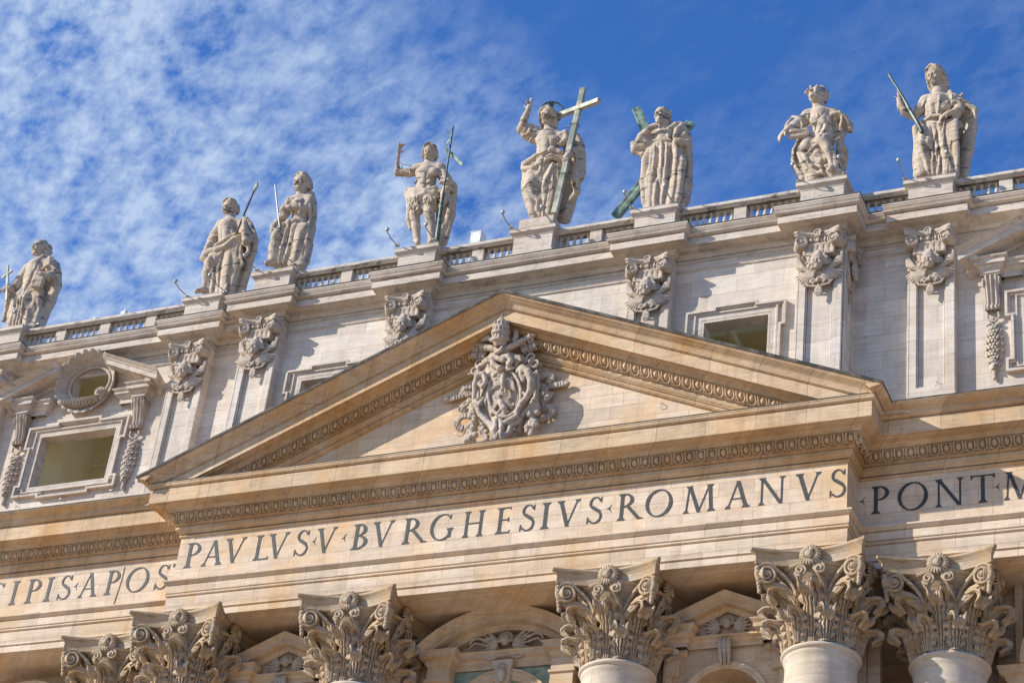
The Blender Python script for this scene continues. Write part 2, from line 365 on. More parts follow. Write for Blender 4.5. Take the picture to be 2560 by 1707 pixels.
for s in (-1, 1):
    mb = MB(); x0, x1 = 1.0, 12.2; Ln = math.hypot(x1-x0, SL*(x1-x0)); n = int(Ln/.46)
    if s > 0: p0 = (x0, YE, ZT-SL*x0); d = (1, 0, -SL)
    else: p0 = (-x1, YE, ZT-SL*x1); d = (1, 0, SL)
    d = np.array(d)/math.hypot(1, SL)
    eggs(mb, p0, d, n, (0, -ef, -1.65), (0, -eh, -1.33), Ln/n)
    smooth_by_angle(mb.build('egg_and_dart_moulding', M['warmtrim'], PED), 50)

# ---- attic storey
def boxwall(mb, x0, x1, y, yb, z0, z1, holes):
    """wall with rectangular holes (hx0,hx1,hz0,hz1) sorted by x"""
    x = x0
    for hx0, hx1, hz0, hz1 in holes:
        mb.box(x, hx0, y, yb, z0, z1); mb.box(hx0, hx1, y, yb, z0, hz0); mb.box(hx0, hx1, y, yb, hz1, z1); x = hx1
    mb.box(x, x1, y, yb, z0, z1)
YPC, YPS, YWC, YWS = -.52, .42, -.05, .85
CW = 8.9; SW = 21.75
cwin = (1.40, 45.3, 48.66); swin = (2.05, 45.45, 48.25)
aw = MB()
boxwall(aw, -13.3, 13.3, YWC, YWC+.6, 42.6, 53.0, [(-CW-cwin[0], -CW+cwin[0], cwin[1], cwin[2]), (CW-cwin[0], CW+cwin[0], cwin[1], cwin[2])])
for s in (-1, 1):
    c = s*SW; h = [(c-swin[0], c+swin[0], swin[1], swin[2])]
    x0, x1 = (13.302, 46) if s > 0 else (-46, -13.302)
    # the oval eye above the window is a gap between two boxes, edged by the shell
    xa, xb = c-.98, c+.98
    aw.box(x0, c-swin[0], YWS, YWS+.5, 42.6, 53.0); aw.box(c+swin[0], x1, YWS, YWS+.5, 42.6, 53.0)
    aw.box(c-swin[0], c+swin[0], YWS, YWS+.5, 42.6, swin[1]); aw.box(c-swin[0], c+swin[0], YWS, YWS+.5, swin[2], 49.75)
    aw.box(c-swin[0], xa, YWS, YWS+.5, 49.75, 51.35); aw.box(xb, c+swin[0], YWS, YWS+.5, 49.75, 51.35); aw.box(c-swin[0], c+swin[0], YWS, YWS+.5, 51.35, 53.0)
aw.build('attic_wall', M['attic'], FAC)
# cornice of the attic, breaking forward over every pilaster
def ress(base, pil, cs, hw, x0, x1):
    p = [(x0, base)]
    for c in cs: p += [(c-hw, base), (c-hw, pil), (c+hw, pil), (c+hw, base)]
    return p + [(x1, base)]
HW = .87
left = ress(YWS, YPS, [-27.0, -16.4], HW, -46, -13.25)[:-1]
cen = [(-13.22, YWS), (-13.22, YPC), (-12.33+HW, YPC), (-12.33+HW, YWC)] + ress(YWC, YPC, [-5.35, 5.35], HW, -12, 12)[1:-1] + [(12.33-HW, YWC), (12.33-HW, YPC), (13.22, YPC), (13.22, YWS)]
right = ress(YWS, YPS, [16.4, 27.0], HW, 13.25, 46)[1:]
APATH = left + cen + right
prof = [(0, 51.55), (.03, 51.55)] + roll(.03, 51.57, 51.65, .04) + [(.03, 51.66), (.03, 51.70)] + qk(.03, 51.705, .05, .035) + [(.06, 51.75)] + arc((.06, 51.76), (.16, 51.88), 'rev', 4) + [(.19, 51.89), (.19, 51.95), (.46, 51.97), (.48, 52.0), (.66, 52.0), (.67, 51.97), (.70, 51.97), (.70, 52.28)] + qk(.70, 52.29, .06, .04) + [(.73, 52.34)] \
    + arc((.74, 52.35), (.84, 52.44), 'ovolo', 3) + arc((.72, 52.46), (.83, 52.66), 'cyma', 5) + [(.85, 52.67), (.85, 52.77), (-1.2, 52.83)]
smooth_by_angle(sweep(prof, APATH).build('attic_cornice', M['trim'], FAC))
sweep([(.852, 52.735), (.862, 52.735), (.862, 52.79), (.40, 52.81)], APATH).build('lead_flashing', M['crust'], FAC)
# thin string course round the attic wall at the necking of the capitals
for a, b, y in ((-12.33+.9, -5.35-.9, YWC), (-5.35+.9, 5.35-.9, YWC), (5.35+.9, 12.33-.9, YWC), (-27+.95, -16.4-.95, YWS), (-16.4+.95, -13.32, YWS), (13.32, 16.4-.95, YWS), (16.4+.95, 27-.95, YWS)):
    sweep([(0, 51.12)] + roll(.01, 51.14, 51.22, .05) + [(.03, 51.23), (.05, 51.27), (0, 51.28)], [(a, y), (b, y)]).build('string_course', M['trim'], FAC)

# attic pilasters: a sunk panel with a moulded border
def pilaster(cx, y, yw, corner=0):
    mb = MB(); hw = .90; z0, z1 = 42.8, 51.56; e = .34; r = .16; pb = 44.62
    # frame: two stiles, head, foot; panel sunk by r
    mb.box(cx-hw, cx-hw+e, y, yw+.02, z0, z1); mb.box(cx+hw-e, cx+hw, y, yw+.02, z0, z1)
    mb.box(cx-hw+e, cx+hw-e, y+.002, yw+.02, z0, pb); mb.box(cx-hw+e, cx+hw-e, y+.002, yw+.02, 51.2, z1)
    mb.box(cx-hw+e, cx+hw-e, y+r, yw+.02, pb, 51.2)
    for s in (-1, 1):                                               # border mouldings inside the frame
        x = cx + s*(hw-e)
        mb.box(min(x, x-s*.055), max(x, x-s*.055), y+.05, y+r, pb+.0, 51.2)
        mb.tube([(x-s*.10, y+r-.01, pb), (x-s*.10, y+r-.01, 51.2)], .035, 6)
    mb.box(cx-hw+e+.055, cx+hw-e-.055, y+.05, y+r, pb, pb+.05)
    for s in (-1, 1): mb.box(cx+s*(hw-.045)-.02, cx+s*(hw-.045)+.02, y-.012, y, pb-.3, 51.2)
    if corner:                                                      # the block's flank carries a pilaster too
        x = 13.25*corner
        mb.box(min(x, x-corner*.3), max(x, x-corner*.3), y+.3, YWS+.02, z0, z1)
        mb.box(min(x, x+corner*.07), max(x, x+corner*.07), y+.10, y+.42, z0, z1); mb.box(min(x, x+corner*.07), max(x, x+corner*.07), YWS-.24, YWS+.02, z0, z1)
    return mb.build('pilaster', M['attic'], FAC)
PILS = {}
for cx, y, yw, k in ((-27, YPS, YWS, 0), (-16.4, YPS, YWS, 0), (-12.33, YPC, YWC, -1), (-5.35, YPC, YWC, 0), (5.35, YPC, YWC, 0), (12.33, YPC, YWC, 1), (16.4, YPS, YWS, 0), (27, YPS, YWS, 0)):
    PILS[cx] = pilaster(cx, y, yw, k)

# attic windows of the centre block: shouldered stone frames
def frame_sweep(outline, bars, y, mat, name, parent):
    """closed moulded frame following `outline` (x,z) clockwise seen from the front; bars: (inset, inset2, proud)"""
    mb = MB(); n = len(outline)
    def off(d):
        R = []
        for i in range(n):
            p, q, r = Vector(outline[i-1]), Vector(outline[i]), Vector(outline[(i+1) % n])
            a, b = (q-p).normalized(), (r-q).normalized(); na, nb = Vector((a.y, -a.x)), Vector((b.y, -b.x))
            m = na+nb; m = m/max(.4, m.dot(nb)); R.append(q+m*d)
        return R
    for d0, d1, pr, pr2 in bars:
        A, B = off(d0), off(d1)
        P = []
        for i in list(range(n))+[0]:
            P.append([(A[i].x, y+.0, A[i].y), (A[i].x, y-pr, A[i].y), (B[i].x, y-pr2, B[i].y), (B[i].x, y+.0, B[i].y)])
        mb.grid(P)
    return mb.build(name, mat, parent)
def ears(cx, hx, z0, z1, ex, ez, low=True):
    """rectangle with shoulders; clockwise from top left"""
    a, b = cx-hx, cx+hx; k = .42
    top = [(a-ex, z1-1.15), (a-ex, z1-.0), (a+hx*.52, z1), (a+hx*.52, z1+ez), (b-hx*.52, z1+ez), (b-hx*.52, z1), (b+ex, z1), (b+ex, z1-1.15), (b, z1-1.15)]
    bot = [(b, z0+.0)] if not low else [(b, z0+.6), (b+ex, z0+.6), (b+ex, z0-.0), (b-hx*.45, z0), (b-hx*.45, z0-ez), (a+hx*.45, z0-ez), (a+hx*.45, z0), (a-ex, z0), (a-ex, z0+.6), (a, z0+.6)]
    if not low: bot += [(a, z0)]
    return top + bot + [(a, z1-1.15)]
for s in (-1, 1):
    cx = s*CW
    w = frame_sweep(ears(cx, 1.86, 45.0, 49.06, .17, .14, False), [(0, .09, .20, .20), (.09, .16, .13, .10)], YWC, M['trim'], 'attic_window', FAC)
    rect = lambda c_, h_, a_, b_: [(c_-h_, b_), (c_+h_, b_), (c_+h_, a_), (c_-h_, a_)]
    frame_sweep(rect(cx, 1.70, 44.6, 48.95), [(0, .06, .12, .12), (.06, .13, .09, .05), (.13, .31, .05, .05)], YWC, M['trim'], 'window_frame', w)
    mb = MB()
    mb.box(cx-cwin[0]-.0, cx-cwin[0]+.10, YWC-.05, YWC+.65, 45.3, cwin[2]); mb.box(cx+cwin[0]-.10, cx+cwin[0], YWC-.05, YWC+.65, 45.3, cwin[2])
    mb.box(cx-cwin[0]+.10, cx+cwin[0]-.10, YWC-.05, YWC+.65, cwin[2]-.12, cwin[2]); mb.build('window_reveal', M['trim'], w)
    mb = MB()
    mb.box(cx-3, cx+3, YWC+4.6, YWC+4.9, 44, 51); mb.box(cx-3.2, cx-3, YWC+.7, YWC+4.9, 44, 51)
    mb.box(cx-3, cx+3, YWC+.7, YWC+1.9, 49.5, 49.9); mb.box(cx-3, cx+3, YWC+3.2, YWC+4.6, 50.2, 50.5); mb.box(cx-1.0, cx-.8, YWC+1.5, YWC+4.6, 49.2, 49.5)
    mb.build('loggia_room', M['plaster'], w); MB().box(cx-2.9, cx+3.2, YWC+.7, YWC+4.6, 44.6, 44.8).build('loggia_floor', M['floor'], w)
def broken_pediment(c, yb, yf, par):
    for s in (-1, 1):
        mb = MB(); R = []
        # raking piece: from the outer tip up to the inner broken end
        pr = [(0, -.60), (.10, -.60), (.12, -.52), (.22, -.48), (.24, -.40), (.80, -.38), (.80, -.18), (.84, -.17), (.86, -.12), (.98, -.02), (1.0, 0), (-.1, .04)]
        W = yb - yf; sl = .42
        xo, xi = 4.25, 1.30
        P = []
        for x in (xo, xi):
            P.append([(c+s*(x if x == xi else (xo-(1.0-o)*.30 if True else x)), yb-o*W, 50.16 + sl*(xo-x) + dz*1.12) for o, dz in pr])
        mb.grid(P); mb.add(P[0], [tuple(range(len(pr)))]); mb.add(P[1], [tuple(range(len(pr)))])
        # side return at the outer end
        mb.box(min(c+s*3.50, c+s*3.80), max(c+s*3.50, c+s*3.80), yb-W*.70, yb, 49.78, 50.05)
        mb.build('broken_pediment', M['trim'], par)
        # entablature block over the console, in two steps, with sloping tympanum behind
        k = MB()
        for a, b, d, z1 in ((2.72, 3.44, .50, 49.93), (1.95, 2.72, .24, 49.86)):
            x0, x1 = c+s*a, c+s*b
            path = [(min(x0, x1), yb), (min(x0, x1), yb-d), (max(x0, x1), yb-d), (max(x0, x1), yb)]
            sweep([(0, 49.22), (0, 49.46), (.04, 49.48)] + arc((.05, 49.49), (.12, 49.56), 'rev', 3) + [(.14, 49.57), (.14, 49.62), (.22, 49.63), (.22, z1-.14)] + arc((.22, z1-.13), (.32, z1-.04), 'cyma', 3) + [(.33, z1), (-min(d, (b-a)/2-.01), z1+.02)], path, k)
        k.add([(c+s*1.5, yb-.12, 49.9), (c+s*3.9, yb-.12, 49.9), (c+s*1.5, yb-.12, 50.85)], [(0, 1, 2)])
        k.build('entablature_block', M['trim'], par)
def shell(c, par, y, zc):
    mb = MB(); n = 24; rings = []
    for j, (sx, sz, dy, amp) in enumerate(((1.02, .86, .06, 0), (1.08, .92, -.10, 0), (1.10, .95, -.10, .06), (1.18, 1.05, -.22, .20), (1.30, 1.20, -.42, .24), (1.43, 1.37, -.70, .24), (1.50, 1.46, -.80, .22), (1.55, 1.51, -.79, .22), (1.55, 1.51, -.68, .20), (1.36, 1.30, -.1, .02), (1.34, 1.28, .0, 0))):
        R = []
        for k in range(n*8):
            a = 2*math.pi*k/(n*8); lob = abs(math.sin(a*n/2))
            f = 1 + amp*(lob-.5)*.26; yy = dy - amp*(lob-.5)*.75
            # the scoop is deep at the top and fades towards the hinge below
            up = .5 + .5*math.sin(a); yy = yy*(.38+.62*up)
            R.append((c + sx*f*math.cos(a), y + yy, zc + sz*f*math.sin(a) - (sz-.9)*.12))
        rings.append(R)
    mb.grid(rings, True); smooth_by_angle(mb.build('shell', M['relief'], par), 60)
    mb = MB()
    ring = [(c + 1.06*math.cos(2*math.pi*k/48), y-.14, zc+.90*math.sin(2*math.pi*k/48)) for k in range(49)]
    mb.tube(ring, .07, 8); 
    # gathered hinge: a row of swelling ribs under the eye ending in a snail scroll
    for k in range(13):
        t = (k-6)/6; x = c + t*1.02; z = zc-1.13+.16*t*t
        mb.ball((x, y-.34, z), (.075, .30, .27-.08*abs(t)), 8, 6, Matrix.Rotation(.35*t, 3, 'Y'))
    for i in range(2):
        a0 = np.linspace(0, 4.2*math.pi, 40); s = 1
        P = [(c+.98+math.cos(t)*(.30-.020*t)*.8, y-.55-.012*t, zc-.82+math.sin(t)*(.30-.020*t)*.8) for t in a0]
    mb.tube(P, .055, 6); mb.ball((c+.98, y-.42, zc-.82), (.22, .22, .22))
    smooth_by_angle(mb.build('shell_rim', M['relief'], par), 60)
def console(cx, y, par):
    mb = MB(); hw = .28
    # S-scroll: side silhouette extruded across, with three flutes on the face
    S_ = []
    for i in range(25):
        t = i/24; z = 49.28 - 1.48*t
        d = .50 - .30*math.sin(min(1, t*1.15)*math.pi/2)**1.2 + .13*math.exp(-((t-.93)/.07)**2)
        S_.append((d, z))
    cols = []
    for j in range(17):
        u = -1+2*j/16; taper = lambda z: hw*(1-.16*(49.28-z)/1.48)
        g_ = .035*math.cos(u*math.pi*3)*(1 if abs(u) < .95 else 0)
        cols.append([(cx+u*taper(z), y-d-g_, z) for d, z in S_])
    mb.grid(cols)
    for s in (-1, 1):
        V = [(cx+s*hw*(1-.16*(49.28-z)/1.48), y-d, z) for d, z in S_]; W = [(p[0], y, p[2]) for p in V]
        mb.grid([V, W])
        P = [(cx+s*(hw+.02), y-.28+math.cos(t)*(.23-.017*t), 49.02+math.sin(t)*(.23-.017*t)) for t in np.linspace(0, 10, 36)]
        mb.tube(P, .035, 6)
        P = [(cx+s*(hw*.84+.02), y-.18+math.cos(t)*(.13-.010*t), 47.92+math.sin(t)*(.13-.010*t)) for t in np.linspace(0, 9, 28)]
        mb.tube(P, .025, 6)
    mb.box(cx-hw-.05, cx+hw+.05, y-.55, y, 49.28, 49.36); 
    for k in range(14): mb.ball((cx, y-.02-np.interp(49.1-k*.08, [47.8, 49.28], [.32, .50]), 49.1-k*.08), .035, 6, 4)
    smooth_by_angle(mb.build('console', M['relief'], par), 40)
    g_ = MB(); r2 = random.Random(int(cx*10))
    g_.tube([(cx-.2, y-.16, 47.72), (cx-.22, y-.14, 47.5), (cx-.05, y-.12, 47.35), (cx+.05, y-.12, 47.35), (cx+.22, y-.14, 47.5), (cx+.2, y-.16, 47.72)], .05, 6)
    for s in (-1, 1):                                               # ribbon knot
        g_.ball((cx+s*.17, y-.12, 47.22), (.13, .07, .08)); g_.tube([(cx, y-.13, 47.22), (cx+s*.12, y-.1, 47.0), (cx+s*.2, y-.08, 46.9)], .03, 5)
    rows = 13
    for i in range(rows):                                           # overlapping bay leaves, swelling then tapering
        t = i/(rows-1); z = 47.05 - 1.75*t; w = .10+.19*math.sin(math.pi*min(1, .12+t*.88)**1.0)**.8 if t < .98 else .1
        for k in range(-2, 3):
            x = cx + w*k/2*.95 + (.03 if i % 2 else -.03); d = .06+.16*math.cos(k*.62)
            R = Matrix.Rotation(k*.26 + r2.uniform(-.12, .12), 3, 'Y') @ Matrix.Rotation(-.45, 3, 'X')
            g_.ball((x, y-d, z), (.068, .045, .15), 6, 5, R)
    for k in range(3): g_.ball((cx, y-.10, 45.12-.12*k), (.09-.0*k, .08, .12), 6, 5)
    g_.tube([(cx, y-.1, 45.25), (cx+.02, y-.1, 44.95), (cx+.07, y-.08, 44.72)], [.10, .06, .03], 6)
    smooth_by_angle(g_.build('garland', M['relief'], par), 60)
for s in (-1, 1):
    c = s*SW
    w = frame_sweep(ears(c, 2.42, 45.02, 48.62, .22, .16), [(0, .10, .22, .22), (.10, .18, .14, .10)], YWS, M['trim'], 'attic_window', FAC)
    frame_sweep(rect(c, 2.26, 45.24, 48.46), [(0, .06, .13, .13), (.06, .12, .09, .05), (.12, .22, .05, .05)], YWS, M['trim'], 'window_frame', w)
    mb = MB(); h = swin[0]
    mb.box(c-h, c-h+.09, YWS-.05, YWS+.55, swin[1], swin[2]); mb.box(c+h-.09, c+h, YWS-.05, YWS+.55, swin[1], swin[2])
    mb.box(c-h+.09, c+h-.09, YWS-.05, YWS+.55, swin[2]-.12, swin[2]); mb.box(c-h+.09, c+h-.09, YWS-.05, YWS+.55, swin[1], swin[1]+.1); mb.build('window_reveal', M['trim'], w)
    mb = MB()
    mb.box(c-3.2, c+3.2, YWS+4.4, YWS+4.7, 44, 52.2); mb.box(c-2.6, c-2.35, YWS+.6, YWS+4.4, 44, 52.0)
    mb.box(c-3.2, c+1.6, YWS+.6, YWS+1.7, 49.0, 49.3); mb.box(c-3.1, c+2.2, YWS+.6, YWS+4.38, 52.0, 52.19)
    mb.tube([(c-3.1, YWS+3.9, 49.0), (c+3.1, YWS+3.9, 49.0)], .04, 5)
    mb.build('loggia_room', M['plaster'], w); MB().box(c-2.3, c+6.5, YWS+.6, YWS+4.4, 44.6, 44.8).build('loggia_floor', M['floor'], w)
    broken_pediment(c, YWS, -.42, w)
    shell(c, w, YWS, 50.62)
    for k in (-1, 1): console(c+k*3.08, YWS, w)

# ---- balustrade and pedestals
BP = [(.10, 0), (.13, .02), (.13, .08), (.09, .10), (.075, .13), (.13, .26), (.145, .36), (.10, .52), (.065, .66), (.06, .70), (.085, .72), (.085, .75), (.065, .77), (.075, .80), (.12, .83), (.13, .88)]
bal = MB().lathe([(r*.70, z) for r, z in BP], (0, 0, 0), 12)
def balustrade(x0, x1, y, dies):
    mb = MB()
    sweep([(0, 52.75), (0, 53.02), (-.04, 53.05), (-.10, 53.06)], [(x0, y-.28), (x1, y-.28)], mb)
    mb.box(x0, x1, y-.18, y+.28, 52.75, 53.055)
    pr = [(-.10, 53.93), (-.06, 53.94)] + arc((-.05, 53.95), (.04, 54.03), 'cyma', 3) + [(.05, 54.04), (.05, 54.15), (.02, 54.20), (-.33, 54.23)]
    sweep(pr, [(x0, y-.38+.0), (x1, y-.38+.0)], mb); mb.box(x0+.003, x1-.003, y-.12, y+.20, 53.935, 54.225)
    o = smooth_by_angle(mb.build('balustrade', M['coping'], FAC))
    for d in dies:
        dd = MB().box(d-.26, d+.26, y-.26, y+.26, 53.06, 53.932); dd.build('balustrade_block', M['trim'], o)
    ed = sorted([x0] + [d for d in dies] + [x1]); first = None
    for a, b in zip(ed, ed[1:]):
        a2 = a + (.26 if a in dies else 0); b2 = b - (.26 if b in dies else 0); n = max(1, int(round((b2-a2)/.30)))
        for i in range(n):
            x = a2 + (b2-a2)*(i+.5)/n
            global BALU
            if BALU is None:
                BALU = smooth_by_angle(mesh_obj('baluster', np.concatenate(bal.V) + np.array([x, y-.06, 53.05]), bal.F, M['trim'], o, origin=(x, y-.06, 53.05)), 45)
            else:
                b_ = BALU.copy(); COL.objects.link(b_); b_.parent = o; b_.location = Vector((x, y-.06, 53.05)) - wpos(o)
    return o
BALU = None
STX = {'a': (-27.0, 1.2), 'b': (-16.4, 1.2), 'c': (-12.33, .25), 'd': (-5.35, .25), 'e': (0, .25), 'f': (5.35, .25), 'g': (12.33, .25), 'h': (16.4, 1.2)}
ZP = 54.27
def pedestal(cx, cyy, top=.10, th=.80, back=1.0):
    mb = MB(); h = .87
    path = [(cx-h, cyy+back), (cx-h, cyy-h), (cx+h, cyy-h), (cx+h, cyy+back)]
    sweep([(.10, 52.7), (.10, 53.0), (0, 53.06), (0, 53.86), (.02, 53.88)] + arc((.02, 53.9), (.10, 54.02), 'rev', 4) + [(.14, 54.03), (.165, 54.06), (.165, 54.2), (.14, 54.24), (-h, ZP)], path, mb)
    mb.box(cx-th, cx+th, cyy-th, cyy+back-.05, ZP-.02, ZP+top)
    o = smooth_by_angle(mb.build('pedestal', M['trim'], FAC))
    t = MB(); hh = h+.168; sweep([(0, 54.215), (.0, 54.243), (-.12, 54.262), (-h, ZP+.012)], [(cx-hh, cyy+back), (cx-hh, cyy-hh), (cx+hh, cyy-hh), (cx+hh, cyy+back)], t); t.build('coping', M['coping'], o)
    return o
for k, (cx, cyy) in STX.items(): pedestal(cx, cyy, .62 if k == 'e' else .12, .77 if k == 'e' else .80)
ph = .89
for x0, x1, y, dies in ((-12.33+ph, -5.35-ph, 0, [-8.85]), (-5.35+ph, -ph, 0, [-2.66]), (ph, 5.35-ph, 0, [2.66]), (5.35+ph, 12.33-ph, 0, [8.85]),
                        (-16.4+ph, -13.3, .94, []), (13.3, 16.4-ph, .94, []), (-27+ph, -16.4-ph, .94, [-24.1, -21.7, -19.25]), (16.4+ph, 27, .94, [19.25, 21.7, 24.1])):
    balustrade(x0, x1, y, dies)
rf = MB().box(-46, 46, 5.8, 24, 52.0, 52.6); rf.build('roof_terrace', M['trim'], FAC)

# ---- columns (shafts; capitals are made later)
COLS = {}
for cx, cyy in ((-16.82, 1.43), (-12.71, 0), (-5.23, 0), (5.23, 0), (12.71, 0), (16.82, 1.43)):
    mb = MB(); zr = 33.60
    pr = [(1.62, 7.6), (1.75, 7.75), (1.62, 8.0), (1.5, 8.1), (1.46, 8.5)] + [(1.24+.22*(1-(t/10)**1.8), 8.5+(zr-.35-8.5)*t/10) for t in range(1, 11)] + [(1.25, zr-.28), (1.29, zr-.20), (1.31, zr-.12), (1.31, zr-.06)] + [(1.31+.09*math.sin(math.pi*i/6), zr-.06+.22*i/6) for i in range(7)] + [(1.2, zr+.17)]
    mb.lathe([(r, z) for r, z in pr], (cx, cyy, 0), 56); mb.box(cx-1.85, cx+1.85, cyy-1.85, cyy+1.85, 6.9, 7.6)
    COLS[cx] = smooth_by_angle(mb.build('column', M['column'], FAC), 40)

# ---- lower wall behind the columns
YL = 1.75
lw = MB()
def arch_wall(mb, x0, x1, cx, r, zs, y, yb, z0, z1):
    """wall x0..x1 with a round-headed opening of radius r springing at zs"""
    mb.box(x0, cx-r, y, yb, z0, z1); mb.box(cx+r, x1, y, yb, z0, z1)
    n = 24; A = [(cx-r*math.cos(math.pi*i/n), zs+r*math.sin(math.pi*i/n)) for i in range(n+1)]
    P = [[(a, y, z1), (a, y, b), (a, yb, b), (a, yb, z1)] for a, b in A]
    mb.grid(P)
arch_wall(lw, -3.6, 3.6, 0, 1.88, 32.95, YL, YL+.8, 5, 38.6)
arch_wall(lw, 6.6, 11.35, 8.97, 1.45, 32.63, .9, YL+.8, 5, 36.5); lw.box(3.6, 6.6, YL, YL+.8, 5, 38.6); lw.box(11.35, 13.75, YL, YL+.8, 5, 38.6); lw.box(6.6, 11.35, YL, YL+.8, 36.5, 38.6)
arch_wall(lw, -11.35, -6.6, -8.97, 1.45, 32.63, .9, YL+.8, 5, 36.5); lw.box(-6.6, -3.6, YL, YL+.8, 5, 38.6); lw.box(-13.75, -11.35, YL, YL+.8, 5, 38.6); lw.box(-11.35, -6.6, YL, YL+.8, 36.5, 38.6)
arch_wall(lw, -34, -18.2, -21.75, 2.0, 31.6, YL+1.0, YL+1.8, 5, 38.6)
arch_wall(lw, 18.2, 34, 21.75, 2.0, 31.6, YL+1.0, YL+1.8, 5, 38.6)
lw.box(-46, 46, YL+3.6, YL+4.0, 5, 38.6); lw.box(-46, 46, -6, YL+2.6, -1.6, 6.9)

for s in (-1, 1):
    x0, x1 = sorted((s*15.6, s*18.2)); lw.box(x0, x1, YL+1.35, YL+2.2, 5, 38.6)
    x0, x1 = sorted((s*18.9, s*19.15)); lw.box(x0, x1, YL+.6, YL+1.0, 5, 38.6)
for x in (-12.71, -5.23, 5.23, 12.71):                            # flat piers behind each column
    for s in (-1, 1): lw.box(x+s*1.45-.22, x+s*1.45+.22, YL-.28, YL, 6.9, 37.2)
    lw.box(x-1.2, x+1.2, YL-.5, YL, 6.9, 37.2)
lw.build('lower_wall', M['lower'], FAC)

def cherub_relief(mb, cx, y, z, k=1.0, wings=True, swag=True):
    mb.ball((cx, y-.16*k, z), (.20*k, .20*k, .24*k), 12, 9)
    for i in range(26):
        a = -.3 + (math.pi+.6)*i/25; r = .23*k*(1+.12*(i % 2)); mb.ball((cx+r*math.cos(a), y-.14*k, z+.05*k+r*.95*math.sin(a)), .075*k, 6, 5)
    mb.ball((cx, y-.36*k, z-.03*k), (.03*k, .05*k, .045*k), 6, 5)
    for s in (-1, 1):
        mb.ball((cx+s*.09*k, y-.33*k, z-.09*k), (.06*k, .05*k, .055*k), 6, 5)
        if wings:
            for j in range(3):
                for i in range(7-j):
                    a = .75 - i*.25 - j*.1; L_ = (.95-.18*j-.03*i)*k
                    p0 = Vector((cx+s*.18*k, y-(.06+.04*j)*k, z-.12*k)); d = Vector((s*math.cos(a), 0, math.sin(a)))
                    mb.tube([p0 + d*.15*k, p0+d*L_*.6, p0 + d*L_], [.03*k, .065*k, .02*k], 6)
        if swag:
            for i in range(16):
                t = i/15; x = cx + s*(.15+.95*t)*k; zz = z-.42*k - .30*k*math.sin(math.pi*(.15+.85*t))
                mb.ball((x, y-.08*k, zz), (.075*k, .07*k, .065*k), 6, 5)
# central window with a segmental pediment
cb = MB(); yf, yb = .55, YL
def seg_arch(mb, cx, R, zc, a0, prof, yb):
    P = []
    for i in range(33):
        a = -a0 + 2*a0*i/32
        P.append([(cx+(R+dr)*math.sin(a), yb-o, zc+(R+dr)*math.cos(a)) for o, dr in prof])
    mb.grid(P); mb.add(P[0], [tuple(range(len(prof)))]); mb.add(P[-1], [tuple(range(len(prof)))[::-1]])
seg_arch(cb, 0.0, 4.62, 32.71, .80, [(0, -.62), (.35, -.62), (.40, -.57), (.50, -.53), (.52, -.47), (.92, -.46), (.92, -.26), (.96, -.24), (1.12, -.03), (1.16, .02), (0, .05)], YL)
for s in (-1, 1):
    for a, b, d in ((2.08, 3.0, .62), ):
        x0, x1 = sorted((s*a, s*b))
        sweep([(0, 20), (0, 34.62), (.07, 34.65), (.07, 34.75), (.0, 34.78), (.0, 35.28), (.08, 35.36), (.10, 35.48), (.28, 35.56), (.28, 35.72), (.36, 35.84), (-.45, 35.86)], [(x0, YL), (x0, YL-d), (x1, YL-d), (x1, YL)], cb)
    x0, x1 = sorted((s*2.1, s*2.98)); cb.box(x0, x1, YL-.55, YL, 35.6, 35.858)
sweep([(0, 35.24), (0, 35.42), (.08, 35.48), (.1, 35.58), (.26, 35.64), (.26, 35.76), (.34, 35.86), (-.3, 35.88)], [(-2.07, YL-.12), (2.07, YL-.12)], cb)
CWN = smooth_by_angle(cb.build('arched_window', M['lowertrim'], FAC))
mb = MB(); cherub_relief(mb, 0, YL-.25, 36.28, .98)
for s in (-1, 1): mb.tube([(s*1.5, YL-.3, 36.25), (s*1.45, YL-.3, 36.42), (s*1.2, YL-.34, 36.48), (s*.8, YL-.3, 36.38), (s*.2, YL-.3, 36.34)], .06, 6); mb.tube([(s*1.5, YL-.3, 36.1), (s*1.3, YL-.3, 36.3), (s*.9, YL-.3, 36.2)], .05, 6)
smooth_by_angle(mb.build('cherub_relief', M['relief'], CWN), 60)
mb = MB(); mb.box(-2.06, 2.06, YL-.04, YL-.004, 34.0, 35.24); mb.build('patina_panel', M['patina'], CWN)
mb = MB(); seg_arch(mb, 0, 1.80, 32.95, math.pi/2, [(0, 0), (.10, 0), (.10, .12), (.16, .14), (.16, .32), (.22, .34), (.22, .42), (0, .43)], YL-.045); smooth_by_angle(mb.build('arch_moulding', M['lowertrim'], CWN))
mb = MB(); mb.box(-1.87, 1.87, YL+.5, YL+.55, 25, 35.0); mb.build('window_glass', M['patina'], CWN)
mb = MB(); sweep([(0, 34.55), (.03, 34.57), (.08, 35.1), (.16, 35.25), (.18, 35.45), (-.2, 35.46)], [(-.24, YL), (-.24, YL-.25), (.24, YL-.25), (.24, YL)], mb); cherub_relief(mb, 0, YL-.3, 35.18, .58, False, False); mb.tube([(0, YL-.4, 35.0), (0, YL-.42, 34.8), (0, YL-.36, 34.58)], [.16, .17, .08], 8)
smooth_by_angle(mb.build('keystone', M['relief'], CWN), 50)
